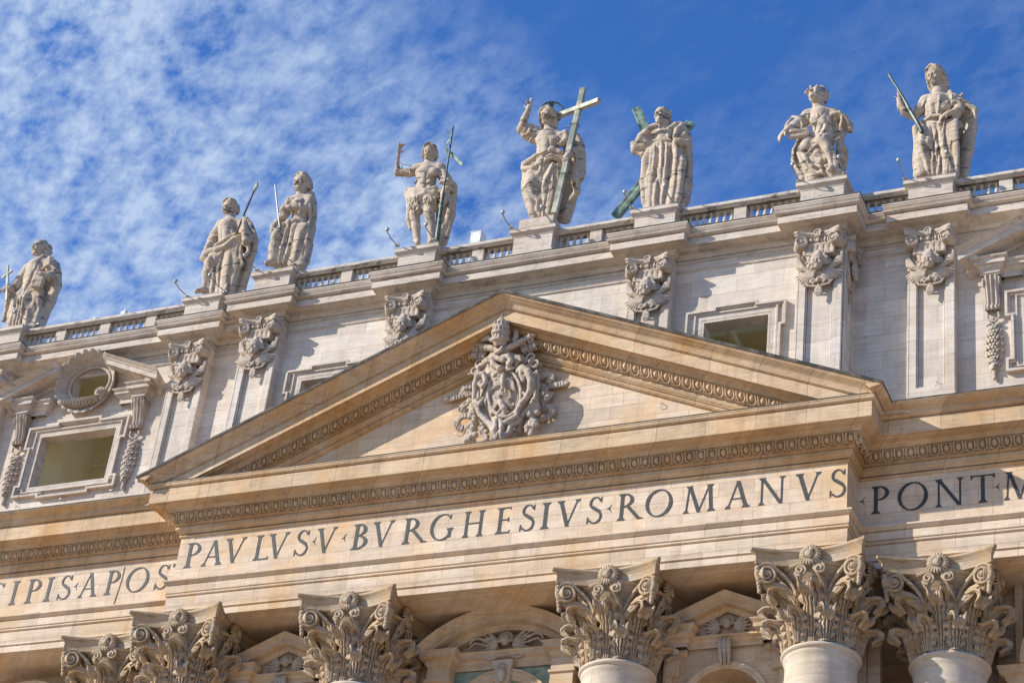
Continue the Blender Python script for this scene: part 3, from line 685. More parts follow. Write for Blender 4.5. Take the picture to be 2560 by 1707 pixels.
# gabled niches in the narrow bays
def gable(c, yy):
    mb = MB(); w, zt, sl = 2.75, 36.90, .43
    pr = [(0, -.62), (.25, -.62), (.30, -.55), (.36, -.5), (.38, -.44), (.78, -.42), (.78, -.22), (.82, -.2), (.96, -.02), (.98, .02), (0, .05)]
    P = [[(c+x, yy-o*.70, zt-sl*abs(x)+dz) for o, dz in pr] for x in (-w, 0, w)]; mb.grid(P)
    mb.add(P[0], [tuple(range(len(pr)))]); mb.add(P[2], [tuple(range(len(pr)))])
    for s in (-1, 1):
        x0, x1 = sorted((c+s*1.40, c+s*2.5))
        sweep([(0, 34.9), (0, 35.1), (.08, 35.16), (.1, 35.26), (.26, 35.34), (.26, 35.48), (.36, 35.62), (.36, 35.66), (-.4, 35.68)], [(x0, yy), (x0, yy-.42), (x1, yy-.42), (x1, yy)], mb)
        # stepped, shouldered frame down the sides
        for a, b, z0, z1, d in ((1.45, 2.35, 34.70, 34.9, .18), (1.72, 2.3, 33.9, 34.70, .15), (1.98, 2.3, 20, 33.9, .13)):
            x0, x1 = sorted((c+s*a, c+s*b)); mb.box(x0, x1, yy-d, yy, z0, z1)
            mb.box(x0+.10, x1-.10 if b < 2.4 else x1-.1, yy-d-.05, yy-d, z0+.02, z1-.08)
    sweep([(0, 34.92), (0, 35.08), (.07, 35.13), (.1, 35.22), (.2, 35.27), (.2, 35.34), (-.1, 35.36)], [(c-1.42, yy-.10), (c+1.42, yy-.10)], mb)
    o = smooth_by_angle(mb.build('gabled_niche', M['lowertrim'], FAC))
    m2 = MB(); cherub_relief(m2, c, yy-.06, 35.82, .86); smooth_by_angle(m2.build('cherub_relief', M['relief'], o), 60)
    m2 = MB(); seg_arch(m2, c, 1.45, 32.63, math.pi/2, [(0, 0), (.08, 0), (.08, .1), (.12, .12), (.12, .26), (0, .27)], yy-.005); smooth_by_angle(m2.build('arch_moulding', M['lowertrim'], o))
    m2 = MB()
    for k, (dx) in enumerate((-.16, 0, .16)): m2.tube([(c+dx, yy-.30, 35.16), (c+dx, yy-.42, 34.98), (c+dx*.95, yy-.22, 34.5), (c+dx*.9, yy-.18, 34.2)], [.06, .10, .07, .05], 8)
    for k in range(9): m2.ball((c, yy-.30, 34.85-.07*k), .045, 6, 4)
    smooth_by_angle(m2.build('keystone', M['relief'], o), 60)
for s in (-1, 1): gable(s*8.97, .9)
for s in (-1, 1):                                                  # big arches in the outer bays
    mb = MB(); c = s*21.75; yy = YL+1.0
    seg_arch(mb, c, 2.62, 33.95, math.pi/2, [(0, -.5), (.4, -.5), (.45, -.4), (.55, -.35), (.9, -.33), (.9, -.15), (1.0, 0), (0, .05)], yy)
    for k in (-1, 1):
        x0, x1 = sorted((c+k*2.0, c+k*3.1)); sweep([(0, 20), (0, 33.4), (.1, 33.5), (.12, 33.6), (.28, 33.7), (.36, 33.95), (-.4, 33.97)], [(x0, yy), (x0, yy-.45), (x1, yy-.45), (x1, yy)], mb)
    smooth_by_angle(mb.build('arched_window', M['lowertrim'], FAC))

# ---- inscription
LZ0, LZ1 = 39.46, 40.58; LH = LZ1-LZ0
def glyph(ch):
    """pieces in a unit-high box: list of polygons, and the natural width"""
    T, t = .124, .044; P = []; 
    def st(x0, y0, x1, y1, w): P.append([(x0-w/2, y0), (x0+w/2, y0), (x1+w/2, y1), (x1-w/2, y1)])
    def serif(x, y, w, up=1):                                      # small bracketed slab
        h = .03*up; P.append([(x-w/2-.085, y), (x+w/2+.085, y), (x+w/2+.07, y+h), (x+w/2+.005, y+h*3.4), (x-w/2-.005, y+h*3.4), (x-w/2-.07, y+h)])
    def bar(x0, x1, y, h=t, end=0):
        P.append([(x0, y-h/2), (x1, y-h/2), (x1, y+h/2), (x0, y+h/2)])
        if end: P.append([(x1-.05, y-h/2), (x1+.012, y-h/2-.055*end if end > 0 else y-h/2), (x1+.012, y+h/2+(.075 if end < 0 else 0)), (x1-.03, y+h/2)])
    def ring(cx, cy, rx, ry, a0, a1, wx=T, wy=t*.8, tilt=.0, n=26):
        for i in range(n):
            A = a0+(a1-a0)*i/n; B = a0+(a1-a0)*(i+1)/n
            def pr(a, s):
                w = wy+(wx-wy)*abs(math.cos(a+tilt))**1.3; return (cx+(rx-w/2+s*w/2)*math.cos(a), cy+(ry-w/2+s*w/2)*math.sin(a))
            P.append([pr(A, -1), pr(A, 1), pr(B, 1), pr(B, -1)])
    W = .6; pi = math.pi
    if ch == 'I': st(.15, 0, .15, 1, T); serif(.15, 0, T); serif(.15, 1, T, -1); W = .30
    elif ch == 'P': st(.16, 0, .16, 1, T); serif(.16, 0, T); serif(.16, 1, T, -1); ring(.24, .74, .34, .26, -pi/2, pi/2); bar(.1, .25, .98, .04); bar(.2, .25, .5, .04); W = .60
    elif ch == 'R': st(.16, 0, .16, 1, T); serif(.16, 0, T); serif(.16, 1, T, -1); ring(.24, .75, .33, .25, -pi/2, pi/2); bar(.1, .25, .98, .04); bar(.2, .3, .51, .04); st(.80, 0, .36, .52, T*1.15); P.append([(.72, 0), (.93, 0), (.93, .03), (.82, .035)]); W = .93
    elif ch == 'B': st(.16, 0, .16, 1, T); serif(.16, 0, T); serif(.16, 1, T, -1); ring(.22, .76, .29, .24, -pi/2, pi/2); ring(.22, .27, .36, .27, -pi/2, pi/2); bar(.1, .25, .98, .04); bar(.2, .25, .525, .04); bar(.1, .25, .02, .04); W = .60
    elif ch == 'L': st(.16, 0, .16, 1, T); serif(.16, 0, T); serif(.16, 1, T, -1); bar(.16, .60, .024, t, -1); W = .62
    elif ch == 'E': st(.16, 0, .16, 1, T); serif(.16, 0, T); serif(.16, 1, T, -1); bar(.16, .54, .024, t, -1); bar(.16, .48, .52, t); bar(.16, .52, .976, t, 1); P.append([(.45, .44), (.49, .44), (.49, .6), (.45, .6)]); W = .56
    elif ch == 'T': st(.40, 0, .40, 1, T); serif(.40, 0, T); bar(.06, .74, .975, t); P.append([(.0, .86), (.035, .86), (.10, .955), (.06, 1.0), (.02, 1.03)]); P.append([(.80, .86), (.765, .86), (.70, .955), (.74, 1.0), (.78, 1.03)]); W = .80
    elif ch == 'H': 
        for x in (.16, .80): st(x, 0, x, 1, T); serif(x, 0, T); serif(x, 1, T, -1)
        bar(.2, .76, .52, t); W = .96
    elif ch == 'V': st(.47, 0, .16, 1, T*1.1); st(.45, 0, .80, 1, t*1.1); serif(.16, 1, T, -1); serif(.80, 1, t, -1); W = .96
    elif ch == 'A': st(.78, 0, .47, 1, T*1.1); st(.14, 0, .46, .98, t*1.1); serif(.78, 0, T); serif(.14, 0, t); bar(.27, .67, .34, t*.9); W = .96
    elif ch == 'N': st(.14, 0, .14, 1, t*1.4); st(.84, -.0, .84, 1, t*1.4); st(.82, 0, .14, 1, T*1.1); serif(.14, 0, t); serif(.14, 1, T*.6, -1); serif(.84, 1, t, -1); W = 1.0
    elif ch == 'M': st(.12, 0, .20, 1, t*1.3); st(.58, 0, .22, 1, T*1.05); st(.57, 0, .93, 1, t*1.1); st(1.03, 0, .95, 1, T); serif(.12, 0, t); serif(1.03, 0, T); serif(.2, 1, T*.5, -1); serif(.95, 1, T*.7, -1); W = 1.16
    elif ch == 'O': ring(.5, .5, .5, .52, 0, 2*pi, T*1.05, t, .22, 48); W = 1.0
    elif ch == 'C': ring(.5, .5, .5, .52, .85, 2*pi-.85, T*1.05, t, .15, 36); P.append([(.78, .80), (.82, .80), (.84, .98), (.80, .93)]); W = .85
    elif ch == 'G': ring(.5, .5, .5, .52, .85, 2*pi-.72, T*1.05, t, .15, 36); st(.83, .08, .83, .42, T); serif(.83, .44, T, -1); P.append([(.78, .80), (.82, .80), (.84, .98), (.80, .93)]); W = .98
    elif ch == 'S':
        ring(.27, .765, .22, .245, .35, pi*1.42, T*.62, t, 0, 22); ring(.27, .255, .26, .265, -pi*.80+.0, pi*.42, T*.66, t, 0, 22)
        P.append([(.10, .66), (.17, .545), (.42, .36), (.50, .32), (.44, .50), (.20, .67)])
        P.append([(.45, .80), (.485, .78), (.49, .99), (.455, .93)]); P.append([(.005, .0), (.04, .07), (.05, .24), (.01, .26)]); W = .54
    elif ch == '.':
        P.append([(0, .50), (.10, .535), (.14, .50), (.10, .465)]); P.append([(.10, .53), (.13, .56), (.2, .66), (.13, .50)]); P.append([(.10, .47), (.13, .50), (.2, .34), (.13, .44)]); W = .2
    return P, W
def inscription(y, items, bb):
    for word in items:
        for ch, a, b in word:
            mb = MB(); k = 0
            P, W = glyph(ch); w = b-a
            if ch == 'S': c = (a+b)/2+.07; w = .60; a = c-w/2
            if ch == 'I': c = (a+b)/2+.02; w = .36; a = c-w/2
            for p in P:
                k += 1; d = .016 + .0006*(k % 17)
                q = [(a+px*w/W, LZ0+pz*LH) for px, pz in p]
                mb.prism(q, lambda u, v: (u, y-d, v), lambda u, v: (u, y+.01, v))
            mb.build('letter' if ch != '.' else 'word_divider', M['letter'], FRZ)
inscription(YE, [
    [('P', -13.42, -12.72), ('A', -12.63, -11.62), ('V', -11.65, -10.62), ('L', -10.26, -9.56), ('V', -9.69, -8.68), ('S', -8.38, -7.98)], [('.', -7.68, -7.50)], [('V', -7.53, -6.57)], [('.', -6.37, -6.19)],
    [('B', -5.92, -5.20), ('V', -5.08, -4.08), ('R', -3.72, -2.66), ('G', -2.56, -1.57), ('H', -1.18, -.30), ('E', .18, .79), ('S', 1.19, 1.65), ('I', 2.02, 2.36), ('V', 2.62, 3.64), ('S', 3.89, 4.36)], [('.', 4.65, 4.85)],
    [('R', 5.08, 6.1), ('O', 6.18, 7.23), ('M', 7.65, 8.87), ('A', 9.22, 10.24), ('N', 10.48, 11.54), ('V', 11.84, 12.88), ('S', 13.14, 13.60)]], 0)
inscription(YS, [[('.', 13.84, 14.03)], [('P', 14.25, 14.94), ('O', 15.22, 16.32), ('N', 16.55, 17.64), ('T', 17.83, 18.70)], [('.', 18.69, 18.87)], [('M', 18.98, 20.14), ('A', 20.4, 21.4)],
    [('I', -26.6, -26.3), ('N', -26.0, -24.9), ('C', -24.10, -23.19), ('I', -22.75, -22.5), ('P', -22.0, -21.27), ('I', -21.07, -20.7), ('S', -20.34, -19.89)], [('.', -19.63, -19.45)], [('A', -19.36, -18.37), ('P', -18.06, -17.38), ('O', -17.06, -15.97), ('S', -15.62, -15.16), ('T', -14.92, -14.0)]], 0)
mb = MB(); mb.tube([(-17.42, YS-.015, 38.95), (-17.36, YS-.015, 39.5), (-17.30, YS-.015, 40.1), (-17.30, YS-.015, 40.7)], .02, 5); mb.build('conduit', M['warmtrim'], FAC)
# ================================================================== carving: signed-distance sculpting on a grid
def nrm(v): v = np.asarray(v, float); return v/np.linalg.norm(v)
class Sdf:
    def __init__(s, lo, hi, h):
        s.lo = np.array(lo, float); s.h = h; s.n = np.ceil((np.array(hi)-s.lo)/h).astype(int)+1
        s.F = np.full(s.n, 1.0, np.float32)
        s.ax = [s.lo[i]+h*np.arange(s.n[i]) for i in range(3)]
    def _win(s, a, b, m):
        i0 = np.clip(np.floor((np.minimum(a, b)-m-s.lo)/s.h).astype(int), 0, s.n); i1 = np.clip(np.ceil((np.maximum(a, b)+m-s.lo)/s.h).astype(int)+1, 0, s.n)
        if (i1 <= i0).any(): return None
        sl = tuple(slice(i0[i], i1[i]) for i in range(3))
        X = s.ax[0][sl[0]][:, None, None]; Y = s.ax[1][sl[1]][None, :, None]; Z = s.ax[2][sl[2]][None, None, :]
        return sl, X, Y, Z
    def _mix(s, sl, d, k, sub):
        A = s.F[sl]
        if sub:
            d = -d; hh = np.clip(.5-.5*(d-A)/-k if False else .5+.5*(d-A)/k, 0, 1); s.F[sl] = A*(1-hh)+d*hh + k*hh*(1-hh)
        else:
            hh = np.clip(.5+.5*(A-d)/k, 0, 1); s.F[sl] = A*(1-hh)+d*hh - k*hh*(1-hh)
    def cap(s, a, b, ra, rb=None, k=.06, sub=False):
        rb = ra if rb is None else rb; a = np.array(a, float); b = np.array(b, float); m = max(ra, rb)+k+s.h*2
        w = s._win(a, b, m)
        if w is None: return
        sl, X, Y, Z = w; ab = b-a; L2 = max(1e-9, ab@ab)
        t = np.clip(((X-a[0])*ab[0]+(Y-a[1])*ab[1]+(Z-a[2])*ab[2])/L2, 0, 1)
        d = np.sqrt((X-a[0]-t*ab[0])**2+(Y-a[1]-t*ab[1])**2+(Z-a[2]-t*ab[2])**2) - (ra+(rb-ra)*t)
        s._mix(sl, d.astype(np.float32), k, sub)
    def ell(s, c, r, R=None, k=.06, sub=False):
        c = np.array(c, float); r = np.array(r, float) if np.ndim(r) else np.array([r]*3, float); mr = r.max()+k+s.h*2
        w = s._win(c, c, mr)
        if w is None: return
        sl, X, Y, Z = w; q = [X-c[0], Y-c[1], Z-c[2]]
        if R is not None: q = [q[0]*R[0][i]+q[1]*R[1][i]+q[2]*R[2][i] for i in range(3)]
        k0 = np.sqrt((q[0]/r[0])**2+(q[1]/r[1])**2+(q[2]/r[2])**2)+1e-6
        k1 = np.sqrt((q[0]/r[0]**2)**2+(q[1]/r[1]**2)**2+(q[2]/r[2]**2)**2)+1e-6
        s._mix(sl, (k0*(k0-1)/k1).astype(np.float32), k, sub)
    def box(s, c, r, R=None, k=.03, rd=.02, sub=False):
        c = np.array(c, float); r = np.array(r, float)-rd; m = np.linalg.norm(r)+k+rd+s.h*2
        w = s._win(c, c, m)
        if w is None: return
        sl, X, Y, Z = w; q = [X-c[0], Y-c[1], Z-c[2]]
        if R is not None: q = [q[0]*R[0][i]+q[1]*R[1][i]+q[2]*R[2][i] for i in range(3)]
        q = [np.abs(q[i]+0*(X+Y+Z))-r[i] for i in range(3)]
        d = np.sqrt(np.maximum(q[0], 0)**2+np.maximum(q[1], 0)**2+np.maximum(q[2], 0)**2)+np.minimum(np.maximum(np.maximum(q[0], q[1]), q[2]), 0)-rd
        s._mix(sl, d.astype(np.float32), k, sub)
    def chain(s, P, R, k=.05, sub=False):
        R = [R]*len(P) if not np.ndim(R) else R
        for i in range(len(P)-1): s.cap(P[i], P[i+1], R[i], R[i+1], k, sub)
    def at(s, p):
        q = (np.asarray(p)-s.lo)/s.h; i = np.floor(q).astype(int)
        ok = ((i >= 0) & (i < s.n-1)).all(-1); i = np.clip(i, 0, s.n-2); f = np.clip(q-i, 0, 1); F = s.F
        v = 0
        for a in (0, 1):
            for b in (0, 1):
                for c in (0, 1):
                    v = v + F[i[..., 0]+a, i[..., 1]+b, i[..., 2]+c]*(f[..., 0] if a else 1-f[..., 0])*(f[..., 1] if b else 1-f[..., 1])*(f[..., 2] if c else 1-f[..., 2])
        return np.where(ok, v, 1.0)
    def wobble(s, amp, freq, seed=1, stretch=(1, 1, 1), mask=None):
        """displace the surface by a sum of sines turned through random directions (chiselled, weathered skin)"""
        r = np.random.default_rng(seed); X = s.ax[0][:, None, None]*stretch[0]; Y = s.ax[1][None, :, None]*stretch[1]; Z = s.ax[2][None, None, :]*stretch[2]
        W = 0
        for i in range(5):
            d = nrm(r.normal(size=3))*freq*(1+.55*i); W = W + np.sin(X*d[0]+Y*d[1]+Z*d[2]+r.uniform(0, 6.3))/(1+.4*i)
        s.F += (amp*W*(1 if mask is None else mask)).astype(np.float32)
    def mesh(s):
        F = s.F.copy(); F[0] = F[-1] = 1; F[:, 0] = F[:, -1] = 1; F[:, :, 0] = F[:, :, -1] = 1
        S_ = F < 0; nx, ny, nz = F.shape
        cnt = np.zeros((nx-1, ny-1, nz-1), np.float32); acc = np.zeros((nx-1, ny-1, nz-1, 3), np.float32)
        offs = [(a, b, c) for a in (0, 1) for b in (0, 1) for c in (0, 1)]
        sub = lambda A, o: A[o[0]:nx-1+o[0], o[1]:ny-1+o[1], o[2]:nz-1+o[2]]
        allin = np.ones(cnt.shape, bool); anyin = np.zeros(cnt.shape, bool)
        for o in offs: v = sub(S_, o); allin &= v; anyin |= v
        act = anyin & ~allin; I = np.argwhere(act); n = len(I)
        num = np.zeros((n,), np.float32); pos = np.zeros((n, 3), np.float32)
        corner = {o: F[I[:, 0]+o[0], I[:, 1]+o[1], I[:, 2]+o[2]] for o in offs}
        for o in offs:
            for ax in range(3):
                if o[ax]: continue
                p = list(o); p[ax] = 1; p = tuple(p); a, b = corner[o], corner[p]; c = (a < 0) != (b < 0)
                t = np.where(c, a/np.where(c, a-b, 1), 0); q = np.array(o, np.float32)[None]+0*pos; q[:, ax] = t
                pos += q*c[:, None]; num += c
        V = s.lo+s.h*(I+pos/num[:, None])
        idx = np.full(cnt.shape, -1, np.int64); idx[I[:, 0], I[:, 1], I[:, 2]] = np.arange(n)
        Q = []
        for ax in range(3):
            u, w = (ax+1) % 3, (ax+2) % 3
            sl0 = [slice(1, -1)]*3; sl0[ax] = slice(0, -1); sl1 = list(sl0); sl1[ax] = slice(1, None)
            A, B = S_[tuple(sl0)], S_[tuple(sl1)]; E_ = np.argwhere(A != B)
            flip = A[E_[:, 0], E_[:, 1], E_[:, 2]]
            base = E_.copy(); base[:, u] += 1; base[:, w] += 1
            def g_(du, dw): q = base.copy(); q[:, u] -= du; q[:, w] -= dw; return idx[q[:, 0], q[:, 1], q[:, 2]]
            q = np.stack([g_(0, 0), g_(1, 0), g_(1, 1), g_(0, 1)], 1); q[~flip] = q[~flip][:, ::-1]; Q.append(q)
        Q = np.concatenate(Q); Q = Q[(Q >= 0).all(1)]
        return V, Q

def carve_obj(sd, name, mat, parent, origin=None):
    V, Q = sd.mesh(); base = wpos(parent) if parent else Vector((0, 0, 0)); org = np.array(origin if origin is not None else base)
    me = bpy.data.meshes.new(name); V = (V-org).astype(np.float32)
    me.vertices.add(len(V)); me.vertices.foreach_set('co', V.ravel()); me.loops.add(Q.size); me.loops.foreach_set('vertex_index', Q.ravel().astype(np.int32))
    me.polygons.add(len(Q)); me.polygons.foreach_set('loop_start', np.arange(0, Q.size, 4, dtype=np.int32)); me.polygons.foreach_set('loop_total', np.full(len(Q), 4, np.int32))
    me.update(calc_edges=True); me.validate(); me.polygons.foreach_set('use_smooth', [True]*len(me.polygons)); me.materials.append(mat)
    o = bpy.data.objects.new(name, me); COL.objects.link(o); o.location = Vector(org.tolist())-base
    if parent: o.parent = parent
    return o

# ------------------------------------------------------------------ giant Corinthian capital
def capital(parent, cx, cyy):
    z0 = 33.78; A = [];
    mb = MB(); ctr = np.array([cx, cyy, 0])
    mb.lathe([(1.16, z0-.02), (1.05, z0+.9), (1.08, z0+1.7), (1.30, z0+2.35), (1.55, z0+2.72), (1.62, z0+2.86)], (cx, cyy, 0), 40)
    def leaf(ang, zb, H, rb, rt, W, droop, curl=.42, tilt=0, seed=0):
        """acanthus leaf: stem hugs the bell, tip rolls outward and down; lobed edge, deep channels"""
        nu, nv = 49, 44; P = np.zeros((nv, nu, 3)); r_ = random.Random(seed)
        ca, sa = math.cos(ang), math.sin(ang)
        spine = []
        for j in range(nv):
            v = j/(nv-1); s_ = min(1, v/.74)
            r = rb + (rt-rb)*(.15*s_+.85*s_**2.6); z = zb + H*(1-(1-s_)**1.25)
            if v > .74:
                t = (v-.74)/.26*math.pi*.95; r = rt + curl*math.sin(t)*.55; z = zb+H + .07*math.sin(t*.9) - droop*(1-math.cos(t))/2
            spine.append((r, z))
        sp = np.array(spine); tg = np.gradient(sp, axis=0); tg /= np.linalg.norm(tg, axis=1)[:, None]; nm = np.stack([tg[:, 1], -tg[:, 0]], 1)
        for j in range(nv):
            v = j/(nv-1); body = .74+.42*math.sin(math.pi*min(1, max(0, v-.12)*1.08))**.9
            if v > .72: body *= 1-.48*((v-.72)/.28)**1.1
            ph = v*math.pi*5.2+.6; lob = abs(math.sin(ph-2.3)); w = W*body*(.66+.34*lob**.55 if v > .10 else .8)
            for i in range(nu):
                u = -1+2*i/(nu-1); x = u*w; au = abs(u)
                gro = sum(math.exp(-((u-g0)/.060)**2) for g0 in (-.45, -.15, .15, .45))*(1-.55*max(0, (v-.74)/.26))
                lob = abs(math.sin(ph-au*2.3))
                gro2 = (1-lob)**2*max(0, (au-.42))*1.6
                off = -.30*max(0, au-.25)**1.5*(1.2-v*.3) - .11*gro*min(1, v*6+.3) - .13*gro2 + .085*(1-au)*math.sin(math.pi*v)+(.13*lob**1.5*max(0, au-.55)*2.0)
                if v > .80: off += .035*math.cos(u*math.pi*5)
                r = sp[j, 0]+nm[j, 0]*off; z = sp[j, 1]+nm[j, 1]*off
                a = x/max(.9, r*.98)
                P[j, i] = ctr + np.array([math.sin(ang+a)*r, -math.cos(ang+a)*r, z])
        th = .055; d = np.zeros_like(P)
        back = P.copy(); cdir = (P-ctr); cdir[..., 2] = 0; cdir /= np.linalg.norm(cdir, axis=-1)[..., None]
        gj = np.gradient(P, axis=0); gi = np.gradient(P, axis=1); N_ = np.cross(gi, gj); N_ /= np.linalg.norm(N_, axis=-1)[..., None]+1e-9
        sgn = 1 if (N_[2, nu//2]@cdir[2, nu//2]) > 0 else -1
        back = P - N_*sgn*th
        mb.grid(P); mb.grid(back[:, ::-1])
        mb.grid(np.stack([P[:, 0], back[:, 0]])); mb.grid(np.stack([back[:, -1], P[:, -1]])); mb.grid(np.stack([back[-1], P[-1]]))
    pi = math.pi
    for i in range(8): leaf((i+.5)*pi/4, z0, .95, 1.38, 1.62, .385, .26, .40, seed=i)
    for i in range(8): leaf(i*pi/4, z0, 1.82, 1.25, 1.76, .43, .32, .46, seed=9+i)
    # stalks, leaves under the volutes, corner volutes, inner helices
    for q in range(4):
        qa = q*pi/2
        for s in (-1, 1):
            a0 = qa+s*pi/8
            def pt(a, r, z): return ctr+np.array([math.sin(a)*r, -math.cos(a)*r, z])
            mb.tube([pt(a0, 1.33, z0+.9), pt(a0, 1.36, z0+1.35), pt(a0, 1.42, z0+1.62)], [.07, .09, .13], 8)
            # spreading leaf pair from the stalk
            for k, (ae, re, ze, wd) in enumerate(((qa+s*pi/4, 2.30, z0+2.28, .36), (qa+s*.16, 1.72, z0+2.38, .22))):
                n = 14; rows = []
                for j in range(n):
                    t = j/(n-1); a = a0+(ae-a0)*t**1.1; r = 1.40+(re-1.40)*t**1.6; z = z0+1.50+(ze-z0-1.50)*(t**.75)
                    c = pt(a, r, z); w = wd*(.35+.75*math.sin(pi*min(1, t*.85+.12)))*(.8+.2*abs(math.sin(t*13)))
                    dn = np.array([0, 0, -1.0]); out_ = nrm(pt(a, 1, 0)-ctr); row = []
                    for i in range(9):
                        u = -1+2*i/8; row.append(c + dn*w*(u*.7+.25) + out_*(.12*(1-u*u)+.03*math.cos(u*9)) )
                    rows.append(row)
                R = np.array(rows); mb.grid(R); mb.grid((R-out_*.05)[:, ::-1])
            # corner volute: band spiralling in the vertical plane between face and diagonal
            ad = qa+s*pi/4; ed = nrm([math.sin(ad), -math.cos(ad), 0]); et = nrm([math.cos(ad), math.sin(ad), 0])*(-s)
            cc = pt(ad, 2.30, z0+2.48) + et*.12; ef_ = nrm([math.sin(qa), -math.cos(qa), 0]); nd_ = nrm(ef_*.85+et*.62); hd = nrm(np.cross([0, 0, 1.0], nd_)); hd = hd if hd@ed > 0 else -hd
            sp = []
            for j in range(56):
                t = j/55; th_ = math.pi*.62-t*4.6*pi; rr = .375*(1-t)**.8+.03
                sp.append(cc + hd*math.cos(th_)*rr + np.array([0, 0, 1.0])*math.sin(th_)*rr + nd_*(.02+.07*t))
            ring0 = [cc + hd*math.cos(x)*.35 + np.array([0, 0, 1.0])*math.sin(x)*.35 - nd_*.02 for x in np.linspace(0, 2*pi, 25)[:-1]]; ring1 = [p-nd_*.20 for p in ring0]
            mb.add(ring0+ring1, [tuple(range(24))] + [(k, (k+1) % 24, 24+(k+1) % 24, 24+k) for k in range(24)] + [tuple(range(47, 23, -1))])
            lead = [pt(a0+(ad-a0)*t*.86, 1.42+(1.98-1.42)*t**1.4, z0+1.7+(1.10)*t**.75) for t in np.linspace(0, 1, 8)[:-1]]
            mb.tube(lead+sp, [.06+.03*i/6 for i in range(7)]+[.068*(1-.45*i/55) for i in range(56)], 7)
            mb.ball(cc+et*.05, .09)
            ch = pt(qa+s*.20, 1.66, z0+2.55); sp = []; hx = nrm([math.cos(qa), math.sin(qa), 0])
            for j in range(30):
                t = j/29; th_ = s*(pi*.9-t*3.4*pi); rr = .20*(1-t)**.7+.02
                sp.append(ch + hx*math.cos(th_)*rr*(1) + np.array([0, 0, 1])*math.sin(th_)*rr + nrm(ch-ctr-[0, 0, ch[2]])*(.02+.06*t))
            mb.tube([pt(a0, 1.42, z0+1.65), pt(qa+s*.27, 1.55, z0+2.2), sp[0]]+sp, [.05, .06, .06]+[.055]*30, 6)
        # foliage hanging below each corner
        ad = qa+pi/4; e = nrm([math.sin(ad), -math.cos(ad), 0])
        for j in range(7): mb.ball(ctr+e*(2.60-.02*j)+np.array([0, 0, z0+2.68-.14*j]), (.12-.006*j, .12-.006*j, .12), 8, 6)
        for j in range(5): mb.ball(ctr+e*(2.2+.08*j)+np.array([0, 0, z0+2.02+.07*j]), (.12, .12, .09), 7, 5)
    # lip of the bell
    mb.lathe([(1.55, z0+2.74), (1.70, z0+2.78), (1.72, z0+2.86), (1.6, z0+2.9)], (cx, cyy, 0), 40)
    o = smooth_by_angle(mb.build('capital', M['capital'], parent), 75)
    # abacus: four concave moulded sides, cut corners
    ab = MB(); rows = []
    for (sc, z) in ((0, z0+2.84), (0, z0+3.16), (.02, z0+3.18), (.03, z0+3.20), (.06, z0+3.24), (.13, z0+3.31), (.155, z0+3.33), (.155, z0+3.41), (.0, z0+3.43)):
        ring = []
        for q in range(4):
            a = q*pi/2; ex = np.array([math.cos(a), math.sin(a), 0]); ey = np.array([math.sin(a), -math.cos(a), 0])
            for i in range(17):
                u = -1+2*i/16; w = 1.88+sc*.8; ring.append(ctr+ex*u*w + ey*(1.42+sc+.52*abs(u)**1.9) + np.array([0, 0, z]))
        rows.append(ring)
    ab.grid(np.array(rows), True); ab.add(rows[0], [tuple(range(len(rows[0])))[::-1]]); ab.add(rows[-1], [tuple(range(len(rows[0])))])
    smooth_by_angle(ab.build('abacus', M['capital'], parent), 40)
    for q in range(4):
        fl = MB()
        a = q*pi/2; ey = np.array([math.sin(a), -math.cos(a), 0]); ex = np.array([math.cos(a), math.sin(a), 0]); c = ctr+ey*1.66+np.array([0, 0, z0+3.10])
        for i in range(20):
            b = 2*pi*i/20; d = ex*math.cos(b)+np.array([0, 0, 1])*math.sin(b)
            fl.tube([c+d*.08+ey*.02, c+d*.24+ey*.10, c+d*.36+ey*.05, c+d*.40-ey*.02], [.03, .055, .05, .02], 6)
        P = [c+ey*(.14+.02*t)+ex*math.sin(t*2.2)*.10*(1-t*.1)+np.array([0, 0, .20-.11*t]) for t in np.linspace(0, 3.4, 16)]
        fl.tube(P, [.05+.03*math.sin(i/15*pi) for i in range(16)], 7); fl.ball(c+ey*.10, (.16, .16, .16)); fl.ball(c+ey*.2+np.array([0, 0, -.1]), .075)
        smooth_by_angle(fl.build('abacus_flower', M['capital'], parent), 70)
first = None
for cx, col in COLS.items():
    cyy = 1.43 if abs(cx) > 15 else 0
    if first is None: capital(col, cx, cyy); first = (cx, cyy, list(col.children))
    else:
        for ch in first[2]:
            c = ch.copy(); COL.objects.link(c); c.parent = col; c.location = ch.location + Vector((cx-first[0], cyy-first[1], 0))

